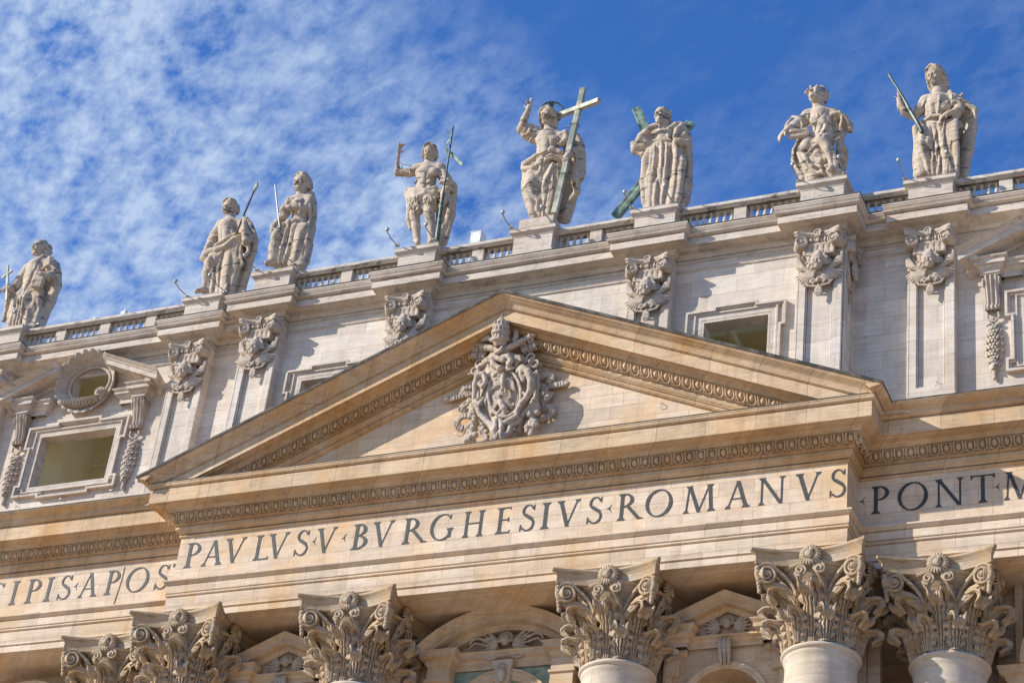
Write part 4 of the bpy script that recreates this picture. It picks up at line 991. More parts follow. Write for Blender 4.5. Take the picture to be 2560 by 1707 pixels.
# ------------------------------------------------------------------ attic pilaster capital (carved once, copied)
def frame_R(f, u):
    f = nrm(f); u = np.array(u, float); u = nrm(u-f*(u@f)); r = np.cross(f, u)   # columns: right, back(-f), up
    return np.stack([r, -f, u], 1)
def face(sd, c, H, R, beard=0, k=.02, child=False):
    """facial features on a head of height H centred at c; R columns: right, back, up"""
    P = lambda x, y, z: c+R@np.array([x, y, z])*H
    sd.ell(P(0, .02, .10), np.array([.335, .40, .40])*H, R, .05*H)
    sd.ell(P(0, -.10, -.20), np.array([.25 if not child else .29, .27, .30 if not child else .24])*H, R, .10*H)
    sd.cap(P(-.16, -.335, .09), P(.16, -.335, .09), .045*H, None, .06*H)
    for s in (-1, 1):
        sd.ell(P(s*.145, -.405, .015), np.array([.085, .075, .055])*H, R, .03*H, True)
        sd.ell(P(s*.145, -.345, .010), np.array([.055, .05, .04])*H, R, .01*H)
        sd.cap(P(s*.09, -.385, .075), P(s*.22, -.335, .075), .025*H, None, .03*H)
        sd.ell(P(s*.17, -.30, -.13), np.array([.09, .09, .08])*H*(1.35 if child else 1), R, .06*H)
        sd.ell(P(s*.05, -.42, -.115), .035*H, None, .02*H)
        sd.ell(P(s*.345, .02, -.02), np.array([.04, .07, .11])*H, R, .03*H)
    sd.cap(P(0, -.385, .07), P(0, -.475, -.10), .032*H, .05*H, .03*H)
    sd.cap(P(-.075, -.375, -.205), P(.075, -.375, -.205), .026*H, None, .02*H); sd.cap(P(-.06, -.37, -.262), P(.06, -.37, -.262), .03*H, None, .02*H)
    sd.cap(P(-.08, -.42, -.234), P(.08, -.42, -.234), .016*H, None, .015*H, True)
    sd.ell(P(0, -.335, -.37), np.array([.09, .08, .08])*H, R, .06*H)
    if beard:
        r = np.random.default_rng(int(abs(c[0]*100))+3)
        for s in (-1, 1): sd.chain([P(s*.01, -.44, -.165), P(s*.10, -.41, -.20), P(s*.15, -.36, -.30)], [.03*H, .04*H, .025*H], .015*H)
        n = 20 if beard == 1 else 34
        for i in range(n):
            a = r.uniform(-1.35, 1.35); v = r.uniform(0, 1); L_ = .12 if beard == 1 else .26
            x = .25*math.sin(a)*(1-.35*v); y = -.36*math.cos(a)*(1-.15*v)-.02+.05*v; z = -.27-.16*v*math.cos(a)
            p = P(x, y, z); q = P(x*.8+r.uniform(-.03, .03), y-.03, z-L_*(.5+.5*math.cos(a)))
            sd.cap(p, (p+q)/2+R@np.array([r.uniform(-.03, .03), -.02, 0])*H, .045*H, .05*H, .012*H); sd.cap((p+q)/2, q, .05*H, .025*H, .012*H)
def hair(sd, c, H, R, style, seed=0):
    r = np.random.default_rng(seed); P = lambda x, y, z: c+R@np.array([x, y, z])*H
    if style in ('long', 'mid'):
        L_ = .80 if style == 'long' else .32
        sd.ell(P(0, .13, .14), np.array([.36, .38, .38])*H, R, .03*H)
        # free the brow again
        sd.ell(P(0, -.46, .05), np.array([.22, .20, .28])*H, R, .04*H, True) if False else None
        for s in (-1, 1):
            for i in range(9):
                a = i/8; x0 = s*(.04+.03*i); y0 = -.24+.54*a; z0 = .46-.10*a
                pts = [P(s*.03, y0*.8-.02, .53-.07*a), P(s*(.24+.06*math.sin(a*3)), y0*.92-.03, .38), P(s*(.345), y0*.75+.04, .12), P(s*(.35+.03*r.normal()), y0*.55+.08, -.14)]
                for j in range(3 if style == 'long' else 1):
                    pts.append(P(s*(.36+.045*(-1)**(i+j)-.02*j), y0*.42+.12, -.14-L_*(j+1)/3))
                sd.chain(pts, [.05*H, .062*H, .062*H, .065*H]+[.068*H, .06*H, .038*H][:len(pts)-4], .014*H)
        for i in range(7):
            x = -.3+.1*i; sd.chain([P(x*.5, .30, .42), P(x, .42, .1), P(x, .42, -.2), P(x*.9, .34, -.2-L_*.6)], [.07*H, .08*H, .08*H, .05*H], .02*H)
    if style in ('curly', 'short'):
        sd.ell(P(0, .08, .18), np.array([.38, .40, .38])*H, R, .03*H)
        for i in range(95):
            a = r.uniform(0, 2*math.pi); b = r.uniform(-.25, 1.0)*math.pi/2; d = np.array([math.cos(b)*math.cos(a), math.cos(b)*math.sin(a), math.sin(b)])
            if d[1] < -.35 and d[2] < .62: continue
            p = np.array([0, .07, .13])+d*np.array([.37, .41, .41]); t = nrm(np.cross(d, r.normal(size=3)))
            sd.chain([P(*(p-t*.06)), P(*(p+d*.045)), P(*(p+t*.05+[0, 0, -.05]))], [.035*H, .05*H, .03*H], .01*H)
    if style == 'bald':
        for i in range(60):
            a = r.uniform(.12*math.pi, .88*math.pi); z = r.uniform(-.30, .22); p = np.array([.37*math.cos(a)*(1 if abs(math.cos(a)) < .9 else 1.03), .40*math.sin(a)+.02, z]); t = r.normal(size=3)*.05
            sd.chain([P(*p), P(*(p+t)), P(*(p*[1.1, 1.08, 1]+[0, 0, -.09]))], [.05*H, .06*H, .035*H], .012*H)

def pil_capital():
    sd = Sdf((-1.15, -1.05, -3.0), (1.15, .12, .15), .021)
    # z=0 at the top of the abacus (51.62), y=0 on the pilaster face
    for i in range(53):                                             # abacus: concave, with horned corners
        u = -1+i/26; y = -.50-.34*abs(u)**2.0
        sd.box((u*.83, y/2+.0, -.10-.0), (.075, -y/2, .065), None, .02, .015); sd.box((u*.80, y/2+.03, -.2), (.075, -y/2-.02, .05), None, .02, .015)
    sd.box((0, -.20, -.55), (.62, .22, .42), None, .03, .03)
    for i in range(7):                                              # egg and dart between the volutes
        x = -.42+.14*i
        if i % 2 == 1: sd.ell((x, -.50, -.40), (.065, .07, .10), None, .01); sd.chain([(x-.09, -.47, -.30), (x-.07, -.48, -.44), (x, -.49, -.50), (x+.07, -.48, -.44), (x+.09, -.47, -.30)], .018, .01)
        else: sd.cap((x, -.48, -.32), (x, -.48, -.50), .03, .015, .01)
    sd.cap((-.5, -.42, -.53), (.5, -.42, -.53), .035, None, .01)
    for k in range(9): sd.cap((-.1+.025*k, -.60, -.05), (-.1+.025*k, -.62, -.28), .028, None, .006) if k % 2 == 0 else None
    for k in range(6): a = k*math.pi/5; sd.ell((math.cos(a)*.13, -.63, -.10+math.sin(a)*.12), .045, None, .01)
    for s in (-1, 1):                                               # volutes, turned a little outward
        c = np.array([s*.66, -.60, -.50]); e1 = nrm([1, -.30*s, 0]); e3 = np.array([0, 0, 1.0]); nn = nrm(np.cross(e1, e3))
        nn = nn if nn[1] < 0 else -nn
        sd.cap(c-nn*.45, c+nn*.02, .25, .25, .02)
        sd.cap(c+nn*.05, c+nn*.12, .20, .20, .01, True)
        P = []
        for j in range(60):
            t = j/59; th = math.pi*.5 - s*(t*5.2*math.pi)*-1; rr = .245*(1-t)**.85+.02; P.append(c+nn*(.05+.05*t)+e1*math.cos(th)*rr+e3*math.sin(th)*rr)
        sd.chain(P, [.042*(1-.3*j/59) for j in range(60)], .008); sd.ell(c+nn*.09, .055, None, .01)
    sd.box((0, -.21, -.80), (.62, .23, .26), None, .02, .02)        # fluted block
    for x in (-.46, -.23, 0, .23, .46):
        sd.cap((x, -.46, -.68), (x, -.46, -.83), .062, None, .006, True)
        sd.cap((x, -.45, -.93), (x, -.45, -.97), .045, None, .006, True)
    for s in (-1, 1):
        # upper wings rising at the sides
        for j in range(6):
            x0 = s*(.30+.02*j); sd.chain([(x0, -.22, -1.72), (s*(.62+.045*j), -.26+.02*j, -1.52+.02*j), (s*(.80+.02*j), -.16, -1.12+.03*j), (s*.78, -.10, -.92+.02*j)], [.06, .085, .07, .03], .012)
        # lower wings sweep out and down
        for j in range(8):
            a = -.15-.17*j; L_ = .80-.045*j; p0 = np.array([s*.16, -.22, -1.80]); d = np.array([s*math.cos(a), 0, math.sin(a)])
            sd.chain([p0, p0+d*L_*.55+[0, -.06, .03], p0+d*L_+[0, .06, .02]], [.05, .075, .03], .01)
        sd.chain([(s*.05, -.24, -2.22), (s*.20, -.26, -2.12), (s*.28, -.24, -2.22), (s*.20, -.22, -2.30), (s*.12, -.22, -2.22)], .05, .01)
        sd.chain([(s*.60, -.14, -2.1), (s*.42, -.16, -2.36), (s*.12, -.16, -2.42)], [.04, .05, .05], .012)
    sd.ell((0, -.1, -1.45), (.55, .16, .5), None, .04); sd.ell((0, -.05, -2.0), (.5, .12, .36), None, .05)
    R = frame_R((0, -1, -.22), (0, 0, 1)); c = np.array([0, -.50, -1.46]); face(sd, c, .78, R, child=True)
    r = np.random.default_rng(5)
    for i in range(34):                                             # curls
        a = -.45+(math.pi+.9)*i/33; rr = .32+.035*r.normal(); p = c+np.array([rr*math.cos(a)*1.05, .04-.05*math.sin(a), .05+rr*1.05*math.sin(a)]); t = r.normal(size=3)*.06
        sd.chain([p-t, p+[0, -.04, 0], p+t], [.045, .06, .04], .01)
    sd.chain([(0, -.55, -1.16), (.03, -.60, -1.08), (-.02, -.56, -1.02)], [.06, .06, .04], .01)
    sd.ell((0, -.28, -2.18), (.08, .09, .12), None, .02); 
    for i in range(5): sd.chain([(.0, -.16, -2.40), (.05*(i-2), -.17, -2.58), (.05*(i-2), -.15, -2.74), (.03*(i-2), -.13, -2.86)], [.05, .055, .06, .03], .012)
    sd.wobble(.004, 22, 3)
    return sd
pcs = pil_capital()
src = None
for cx, po in PILS.items():
    y = YPC if abs(cx) < 13 else YPS; loc = Vector((cx, y, 51.56))
    if src is None:
        src = carve_obj(pcs, 'pilaster_capital', M['relief'], po, origin=(0, 0, 0)); src.location = loc-wpos(po); src.scale = (1, .74, 1)
    else:
        c = src.copy(); COL.objects.link(c); c.parent = po; c.location = loc-wpos(po)
c = src.copy(); COL.objects.link(c); c.parent = PILS[12.33]; c.location = Vector((13.25, YWS-.66, 51.56))-wpos(PILS[12.33]); c.rotation_euler.z = math.pi/2; c.scale = (.62, .5, 1)
# ================================================================== statues
class Statue:
    """A figure carved in the round. Points are read off as (u, v, d): u, v over a square detail of the facade seen from the
    square below, d the depth in metres in front of (-) or behind (+) the figure's own upright axis."""
    def __init__(s, key, crop, h=.034, head=None):
        s.cx, s.cy = STX[key]; s.ox, s.oy, s.sz = crop; s.k = s.sz/1568.0
        dist = np.linalg.norm(np.array([s.cx, s.cy, 57])-CAM); s.m = s.k*dist/FPX     # metres per unit across the view
        top = .62 if key == 'e' else .12
        s.zb = ZP+top; s.sd = Sdf((s.cx-2.1, s.cy-1.5, s.zb-.1), (s.cx+2.1, s.cy+1.25, s.zb+7.3), h)
    def ray(s, u, v):
        return FW + RT*((s.ox+u*s.k)-1280)/FPX - UP*((s.oy+v*s.k)-853.5)/FPX
    def P(s, u, v, d=0.0):
        r = s.ray(u, v); return CAM + r*(s.cy+d-CAM[1])/r[1]
    def c(s, *pts, k=.07, sub=False):                                # limb or roll: (u, v, depth, radius)
        s.sd.chain([s.P(*p[:3]) for p in pts], [p[3]*s.m*.93 for p in pts], k, sub)
    def e(s, u, v, d, ru, rd, rv, k=.08, sub=False): s.sd.ell(s.P(u, v, d), (ru*s.m, rd, rv*s.m/.81), None, k, sub)
    def hit(s, u, v):
        r = s.ray(u, v); ys = np.arange(s.cy-1.45, s.cy+1.2, s.sd.h*.6); T = (ys-CAM[1])/r[1]; Q = CAM+T[:, None]*r
        f = s.sd.at(Q); i = np.argmax(f < 0)
        if f[i] >= 0: return None
        if i == 0: return Q[0]
        a, b = f[i-1], f[i]; return Q[i-1]+(Q[i]-Q[i-1])*(a/(a-b+1e-9))
    def trace(s, pts, step=22):
        R = []; pts = np.array(pts, float)
        for i in range(len(pts)-1):
            n = max(1, int(np.hypot(*(pts[i+1]-pts[i]))/step))
            for j in range(n): R.append(pts[i]+(pts[i+1]-pts[i])*j/n)
        R.append(pts[-1]); H = [s.hit(*p) for p in R]; return H
    def _line(s, pts, r, k, off, sub):
        # smooth the polyline
        pts = np.array(pts, float)
        if len(pts) > 2:
            q = [pts[0]]
            for i in range(len(pts)-1): q += [pts[i]*.75+pts[i+1]*.25, pts[i]*.25+pts[i+1]*.75]
            pts = np.array(q+[pts[-1]])
        H = s.trace(pts); n = len(H); view = nrm(s.ray(*pts[0])); segs = []
        for i in range(n-1):
            if H[i] is None or H[i+1] is None: continue
            if np.linalg.norm(H[i+1]-H[i]) > .35: continue
            t = lambda j: math.sin(math.pi*min(1, max(0, .15+.7*j/(n-1))))**.6
            segs.append((H[i]+view*off, H[i+1]+view*off, r*s.m*t(i), r*s.m*t(i+1)))
        for a, b, ra, rb in segs: s.sd.cap(a, b, max(ra, .012), max(rb, .012), k, sub)
    def r(s, *lines, w=18, k=.03):                                   # raised folds drawn on the surface
        for L in lines: s._line(L, w*1.2, k, -.012, False)
    def g(s, *lines, w=14, k=.035):                                  # cut furrows drawn on the surface
        for L in lines: s._line(L, w*1.15, k*.7, .012, True)
    def fan(s, A, B, n, w=18, k=.05, cut=True, mid=None):
        A = np.array(A, float); B = np.array(B, float)
        def along(L, t):
            x = t*(len(L)-1); i = min(int(x), len(L)-2); return L[i]+(L[i+1]-L[i])*(x-i)
        for j in range(n):
            t = (j+.5)/n; a, b = along(A, t), along(B, t); c = (a+b)/2 + (np.array(mid)*(1 if j % 2 else .4) if mid else 0); s._line([a, c, b], w*1.1, k*.6, -.004, False)
            if cut and j < n-1:
                t = (j+1)/n; a, b = along(A, t), along(B, t); c = (a+b)/2+(np.array(mid) if mid else 0); s._line([a, c, b], w*.85, k*.4, .012, True)
    def sheet(s, A, B, r, n=8, k=.06):                               # cloth stretched between two edges (each a list of u,v,d)
        A = [s.P(*p) for p in A]; B = [s.P(*p) for p in B]
        for i in range(n+1):
            t = i/n; s.sd.chain([A[j]+(B[j]-A[j])*t for j in range(len(A))], r*s.m, k)
    def head(s, u, v, d, H, f, up=(0, 0, 1), beard=1, style='long', neck=None, seed=1):
        c = s.P(u, v, d); R = frame_R(f, up); hair(s.sd, c, H, R, style, seed)
        face(s.sd, c, H, R, beard); s.hc, s.hR, s.hH = c, R, H
        if neck: s.sd.chain([c+R@np.array([0, .10, -.25])*H, s.P(*neck[:3])], [neck[3]*s.m, neck[3]*s.m*1.15], .06)
    def hand(s, w, f, n, L=.55, curl=(.3, .3, .3, .3), thumb=1, spread=.16, tcurl=.2):
        """w wrist (world), f towards the fingertips, n out of the back of the hand"""
        f = nrm(f); n = np.array(n, float); n = nrm(n-f*(n@f)); t = np.cross(f, n); sd = s.sd; r0 = L*.075
        sd.chain([w, w+f*L*.2], [L*.15, L*.17], .04)
        for i in range(4):
            x = (-1.5+i)*.095*L; p = w+f*L*.12+t*x*.8; q = w+f*L*.46+t*x+n*.01; sd.cap(p, q, L*.08, L*.07, .03)
            d = nrm(f+t*(-1.5+i)*spread); ln = L*(.50, .56, .52, .42)[i]*.5; a = curl[i]; p = q
            for j in range(3):
                ang = a*(j+1)*.9; dd = d*math.cos(ang)-n*math.sin(ang); q = p+dd*ln*(.42, .33, .27)[j]*2*.5*1.6; sd.cap(p, q, r0*(1-.12*j), r0*(.9-.12*j), .008); p = q
        tb = w+f*L*.10-t*thumb*L*.12; d = nrm(f*.65-t*thumb*.85-n*tcurl); q = tb+d*L*.24; sd.cap(tb, q, L*.08, L*.07, .02); d2 = nrm(f*.9-t*thumb*.45-n*tcurl*1.6); sd.cap(q, q+d2*L*.20, L*.068, L*.05, .01)
    def drape(s, v0, v1, n, amp=.05, slant=.5, seed=1, u0=None, u1=None, du=0):
        """wind soft pleats round the figure between two heights (v0 above v1), waves crowding and parting like heavy cloth"""
        sd = s.sd; z1 = s.P(784, v0, -.3)[2]; z0 = s.P(784, v1, -.3)[2]; r = np.random.default_rng(seed); q = r.uniform(0, 6.3, 8)
        X = (sd.ax[0]-s.cx-du)[:, None, None]; Y = (sd.ax[1]-s.cy-.1)[None, :, None]; Z = (sd.ax[2])[None, None, :]
        th = np.arctan2(X, -Y); w = np.sin(Z*1.1+q[0])*.5+np.sin(th*2+q[1])*.6+.35*np.sin(Z*2.3+th*3+q[2])
        f = np.abs(np.sin(th*n/2+slant*Z+w)); g2 = np.abs(np.sin(th*n*.9+slant*1.7*Z+w*1.5+q[3]))
        dsp = amp*(1.45*f**.75-.85)+amp*.35*(g2**.8-.6)
        m = np.clip((Z-z0)/.4+.5, 0, 1)*np.clip((z1-Z)/.5, 0, 1)
        if u0 is not None: xa = s.P(u0, (v0+v1)/2, -.3)[0]; m = m*np.clip((X+s.cx+du-xa)/.2, 0, 1)
        if u1 is not None: xb = s.P(u1, (v0+v1)/2, -.3)[0]; m = m*np.clip((xb-X-s.cx-du)/.2, 0, 1)
        sd.F -= (dsp*m).astype(np.float32)
    def base(s, rx=.74, ry=.72): s.sd.box((s.cx, s.cy+.05, s.zb+.05), (rx, ry, .12), None, .06, .05)
    def finish(s, label, wob=.006, seed=1, group='statues along the balustrade'):
        sd = s.sd; sd.wobble(wob*.4, 9, seed); sd.wobble(wob*.3, 24, seed+5)
        zi = int((s.zb-.02-sd.lo[2])/sd.h); sd.F[:, :, :zi] = 1
        root = tag(empty('statue', (s.cx, s.cy, s.zb-.02)), label, 'statue', group)
        carve_obj(sd, 'figure', M['statue'], root); s.root = root; s.sd = None; return root
    def tube(s, name, pts, mat, n=8, k=1):
        mb = MB(); mb.tube([s.P(*p[:3]) for p in pts], [p[3]*s.m for p in pts], n); return smooth_by_angle(mb.build(name, mat, s.root))
    def beam(s, mb, a, b, w, t, side=None):
        """square bar from a to b (world), w across, t deep"""
        a, b = np.array(a), np.array(b); d = nrm(b-a); sx = nrm(np.cross(d, np.array([0, 1.0, 0]) if side is None else side)); sy = np.cross(d, sx)
        V = [p+sx*i*w+sy*j*t for p in (a, b) for i, j in ((-1, -1), (1, -1), (1, 1), (-1, 1))]
        mb.add(V, [(3, 2, 1, 0), (4, 5, 6, 7), (0, 1, 5, 4), (1, 2, 6, 5), (2, 3, 7, 6), (3, 0, 4, 7)])

# ---- e: the blessing figure with cross and halo (centre)
s = Statue('e', (1240, 210, 320))
s.base(.62, .62)
s.c((480, 1080, -.05, 115), (425, 1250, -.42, 88), (450, 1420, -.28, 62), (455, 1560, -.2, 52))
s.c((700, 1080, 0, 125), (660, 1300, -.15, 95), (625, 1600, -.15, 75))
s.c((570, 1050, .05, 150), (540, 1250, .05, 150), (520, 1620, .05, 110), k=.12)
s.c((620, 1280, .1, 120), (640, 1640, .12, 120), k=.1)
s.c((600, 1020, 0, 165), (630, 860, 0, 140), (640, 700, 0, 155), k=.12)
s.c((545, 655, .02, 80), (640, 620, 0, 85), (790, 660, .04, 80), k=.1)
s.e(560, 690, -.22, 75, .22, 60, .1); s.e(700, 700, -.22, 75, .22, 60, .1)
s.c((535, 660, 0, 85), (440, 620, -.15, 78), (310, 560, -.35, 62)); s.c((310, 560, -.35, 60), (350, 430, -.45, 50), (400, 315, -.5, 34), k=.04)
s.c((560, 690, 0, 80), (460, 680, -.1, 62), (350, 640, -.22, 42), k=.05); s.c((395, 520, -.25, 40), (330, 625, -.3, 32), k=.03); s.c((440, 530, -.2, 45), (380, 655, -.2, 35), k=.03); s.c((500, 560, -.12, 50), (440, 700, -.1, 38), k=.03)
w = s.P(402, 312, -.5); s.hand(w, (.05, -.10, 1), (.3, .9, .1), .62, (.05, .05, .75, .85), -1, .05)
s.c((790, 680, .02, 85), (900, 730, .1, 80), (1000, 790, .05, 78), k=.08); s.c((1000, 800, 0, 70), (930, 850, -.3, 56), (880, 880, -.5, 44), k=.05)
w = s.P(880, 870, -.52); s.hand(w, (-.18, -.2, -1), (.3, -.9, .2), .62, (.45, .5, .5, .5), -1, .06)
# mantle: over the left shoulder, falling behind
s.c((980, 640, .15, 50), (1040, 760, .15, 55), (1055, 900, .12, 52), (1045, 1080, .05, 60), (1030, 1180, .0, 60), k=.05)
s.c((960, 760, -.05, 45), (1000, 900, -.05, 45), (985, 1080, -.08, 48), (980, 1200, -.02, 55), (1000, 1330, .05, 44), (920, 1430, .12, 40), k=.05)
s.c((800, 640, -.1, 55), (850, 600, -.1, 45), (860, 680, -.15, 40), (800, 740, -.2, 45), k=.04)
s.sheet([(880, 800, .35), (900, 1000, .42), (900, 1250, .42), (840, 1660, .40)], [(1010, 850, .3), (1020, 1050, .3), (960, 1300, .3), (880, 1560, .3)], 55, 6)
s.sheet([(800, 1000, .35), (780, 1300, .35), (760, 1640, .35)], [(900, 1000, .4), (900, 1300, .4), (850, 1660, .4)], 60, 4)
s.e(1050, 1190, 0, 40, .2, 40, .02, True); s.e(965, 1240, -.1, 30, .2, 34, .02, True)
s.sheet([(360, 1100, -.15), (352, 1300, -.2), (430, 1570, -.12)], [(640, 1120, -.30), (580, 1330, -.30), (500, 1570, -.2)], 42, 5, .08); s.sheet([(620, 1150, -.2), (590, 1400, -.2), (560, 1620, -.15)], [(770, 1000, -.2), (740, 1300, -.2), (700, 1620, -.12)], 42, 4, .08)
# drapery round the hips
s.c((790, 850, -.28, 45), (690, 800, -.42, 42), (600, 850, -.48, 44), (480, 900, -.42, 44), (350, 990, -.25, 46), k=.04)
s.c((790, 920, -.3, 48), (680, 890, -.48, 44), (560, 960, -.50, 44), (460, 1030, -.46, 46), (345, 1045, -.3, 40), k=.04)
s.c((345, 985, -.25, 42), (335, 1030, -.25, 36), (350, 1060, -.25, 30), k=.04)
s.c((560, 960, -.45, 40), (565, 1060, -.42, 40), (520, 1110, -.42, 36), (430, 1080, -.38, 34), (350, 1150, -.25, 26), k=.04)
s.c((620, 1080, -.32, 30), (600, 1170, -.38, 28), (505, 1270, -.45, 22), (370, 1310, -.5, 18), k=.04)
s.c((700, 1000, -.30, 46), (620, 1180, -.36, 40), (560, 1350, -.32, 32), (490, 1460, -.28, 24), k=.05)
s.c((640, 1330, -.26, 32), (540, 1400, -.28, 24), (480, 1500, -.2, 22), (480, 1600, -.1, 20), k=.04)
s.c((360, 1200, -.25, 50), (370, 1360, -.2, 45), (440, 1560, -.15, 34), k=.06)
s.r([(700, 960), (640, 1120), (560, 1290)], [(760, 980), (700, 1150), (640, 1320), (600, 1500)], [(420, 560), (400, 600), (330, 640)], w=14)
s.g([(600, 860), (570, 960), (560, 1080)], [(480, 890), (470, 990)], [(570, 1160), (530, 1260), (505, 1270)], [(540, 1290), (510, 1380), (480, 1480)], [(740, 1010), (690, 1200), (600, 1420), (580, 1560)], [(560, 1420), (565, 1600)], w=13)
s.g([(400, 500), (350, 640)], [(450, 540), (400, 690)], [(940, 780), (975, 950), (960, 1150)], [(1020, 850), (1025, 1100)], [(480, 760), (450, 900)], [(640, 790), (600, 850), (500, 880)], w=9)
s.g([(770, 640), (775, 790)], [(700, 760), (560, 770), (500, 740)], [(800, 850), (600, 900), (420, 1010)], w=9)
s.e(640, 750, -.46, 8, .1, 60, .05, True)
s.drape(1080, 1700, 13, .055, .7, 21); s.drape(620, 860, 12, .02, 1.5, 22)
s.head(636, 402, -.12, .84, (-.10, -1, -.38), (0.02, -.3, 1), 1, 'long', (645, 590, 0, 58), 3)
s.finish('draped figure raising one hand in blessing, with a bronze halo and a large leaning cross', seed=2)
mb = MB(); cc = s.P(675, 352, .18); fwd = nrm([.25, -1, -.25]); upv = np.array([0, 0, 1.0]); ux = nrm(np.cross(fwd, upv))*-1; uy = np.cross(ux, fwd)*-1; uy = uy if uy[2] > 0 else -uy
R0_, n = .52, 56
ring = [cc+(ux*math.cos(2*math.pi*i/n)+uy*math.sin(2*math.pi*i/n))*R0_ for i in range(n+1)]; mb.tube(ring, .045, 6)
for a0 in (90, -8, 188, 270):
    P = []
    for j in range(7):
        a = math.radians(a0-17+34*j/6); P.append([cc+(ux*math.cos(a)*.10+uy*math.sin(a)*.10), cc+(ux*math.cos(math.radians(a0))*0+ux*math.cos(a)*R0_+uy*math.sin(a)*R0_)])
    P = np.array(P); mb.grid(P-fwd*.015); mb.grid((P+fwd*.015)[::-1])
mb.build('halo', M['dbronze'], s.root)
mb = MB(); a = s.P(715, 1590, -.70); b = s.P(1070, 65, -.12); s.beam(mb, a, b, .118, .105)
t = .755; c0 = a+(b-a)*.775; d = nrm(b-a); arm = nrm(np.cross(d, np.array([0, 1.0, 0])))
p = s.P(1265, 205, -.70); q = s.P(745, 400, .22); s.beam(mb, p, q, .112, .10)
mb.build('cross', M['cross'], s.root)
mb = MB(); 
for t in (.30, .48, .70): c1 = a+(b-a)*t; mb.tube([c1+arm*.17-np.array([0, .15, 0]), c1-arm*.17-np.array([0, .15, 0]), c1-arm*.17+np.array([0, .15, 0]), c1+arm*.17+np.array([0, .15, 0]), c1+arm*.17-np.array([0, .15, 0])], .014, 5)
mb.tube([s.P(820, 550, -.2), a+(b-a)*.70], .014, 5); mb.build('cross_strap', M['crust'], s.root)

# ---- d: bearded man in a hide, with a raised arm and a thin banner staff
s = Statue('d', (960, 300, 300)); s.base(.70, .65)
s.c((420, 1080, 0, 95), (400, 1250, -.12, 74), (420, 1400, -.05, 62), (430, 1590, -.05, 50)); s.c((600, 1080, -.05, 98), (590, 1220, -.25, 76), (610, 1350, -.15, 66), (625, 1590, -.15, 48))
s.c((430, 1580, -.1, 44), (440, 1610, -.3, 40)); s.c((625, 1580, -.15, 44), (600, 1610, -.3, 38))
s.c((510, 1010, 0, 150), (550, 860, -.05, 128), (560, 720, -.05, 150), k=.1)
s.c((440, 640, 0, 80), (560, 620, 0, 80), (740, 640, 0, 84), k=.08)
s.e(490, 690, -.24, 85, .22, 60, .09); s.e(650, 690, -.24, 85, .22, 60, .09)
s.c((420, 665, 0, 75), (330, 690, -.15, 62), (175, 690, -.3, 56)); s.c((175, 690, -.3, 54), (155, 580, -.3, 50), (185, 440, -.38, 32), k=.04)
w = s.P(188, 430, -.38); s.hand(w, (.2, -.15, 1), (-.75, .2, .3), .60, (.35, .5, .6, .1), 1, .14)
s.g([(560, 650), (545, 760), (520, 930)], [(470, 760), (560, 780), (660, 750)], [(480, 830), (620, 840)], w=10, k=.05)
for a_ in ((515, 800), (590, 800), (510, 870), (585, 870)): s.e(a_[0], a_[1], -.40, 32, .06, 26, .06)
# cloak on the left arm, falling to the ground behind
s.c((740, 640, .05, 78), (800, 780, .05, 86), (850, 880, 0, 88), (800, 980, -.2, 66), (790, 1060, -.35, 50), k=.08)
s.c((780, 700, -.1, 50), (820, 860, -.15, 52), (900, 860, 0, 46), (905, 1050, .05, 48), (890, 1250, .1, 46), (830, 1450, .15, 44), (790, 1600, .18, 40), k=.05)
s.c((840, 960, -.2, 34), (870, 1080, -.15, 36), (850, 1250, 0, 46), (790, 1400, .05, 44), (760, 1500, .1, 40), k=.05)
s.sheet([(740, 950, .25), (730, 1250, .28), (720, 1600, .28)], [(860, 900, .25), (840, 1250, .25), (780, 1600, .25)], 50, 5)
s.c((740, 820, -.35, 30), (860, 790, -.25, 34), (925, 880, -.05, 34), k=.03); s.c((730, 930, -.35, 28), (860, 900, -.3, 30), (930, 940, -.1, 30), k=.03)
w = s.P(792, 1050, -.38); s.hand(w, (-.25, -.3, -1), (.6, -.6, 0), .56, (.6, .65, .65, .6), -1, .05)
s.g([(740, 700), (800, 800), (870, 800)], [(740, 880), (850, 850), (930, 900)], [(770, 960), (880, 960)], [(880, 1000), (880, 1250), (820, 1450)], w=10)
# hide: waist roll, shaggy skirt
s.c((340, 900, -.15, 40), (430, 930, -.36, 44), (540, 930, -.42, 46), (670, 900, -.30, 46), k=.04); s.c((330, 950, -.15, 46), (430, 1020, -.38, 52), (540, 960, -.44, 44), (660, 960, -.34, 50), (700, 1010, -.2, 46), k=.04)
s.c((300, 930, 0, 34), (290, 990, .02, 34), (320, 1030, 0, 30), k=.03)
s.c((360, 1010, -.05, 90), (380, 1150, -.1, 92), k=.06); s.c((480, 1030, -.2, 90), (460, 1160, -.15, 86), k=.06); s.c((590, 1020, -.2, 100), (600, 1060, -.2, 96), (660, 1150, -.05, 60), k=.06)
s.c((330, 1100, .15, 40), (320, 1300, .2, 40), (350, 1420, .22, 30), k=.05)
rr = np.random.default_rng(4)
for i in range(150):
    u, v = rr.uniform(310, 690), rr.uniform(1000, 1215)
    if 520 < u < 640 and v > 1110: continue
    h_ = s.hit(u, v)
    if h_ is not None and h_[1] < s.cy+.05: s.sd.cap(h_, h_+np.array([rr.uniform(-.04, .04), -.02, -.12]), .040, .016, .012)
s.c((690, 575, -.05, 20), (560, 660, -.44, 14), (440, 760, -.42, 14), (400, 830, -.30, 14), k=.01)
for u0 in (235, 340): s.c((u0, 600, -.1, 8), (u0-5, 700, -.46, 8), (u0, 760, -.2, 8), k=.005)
s.drape(640, 1600, 10, .04, .5, 35, u0=700)
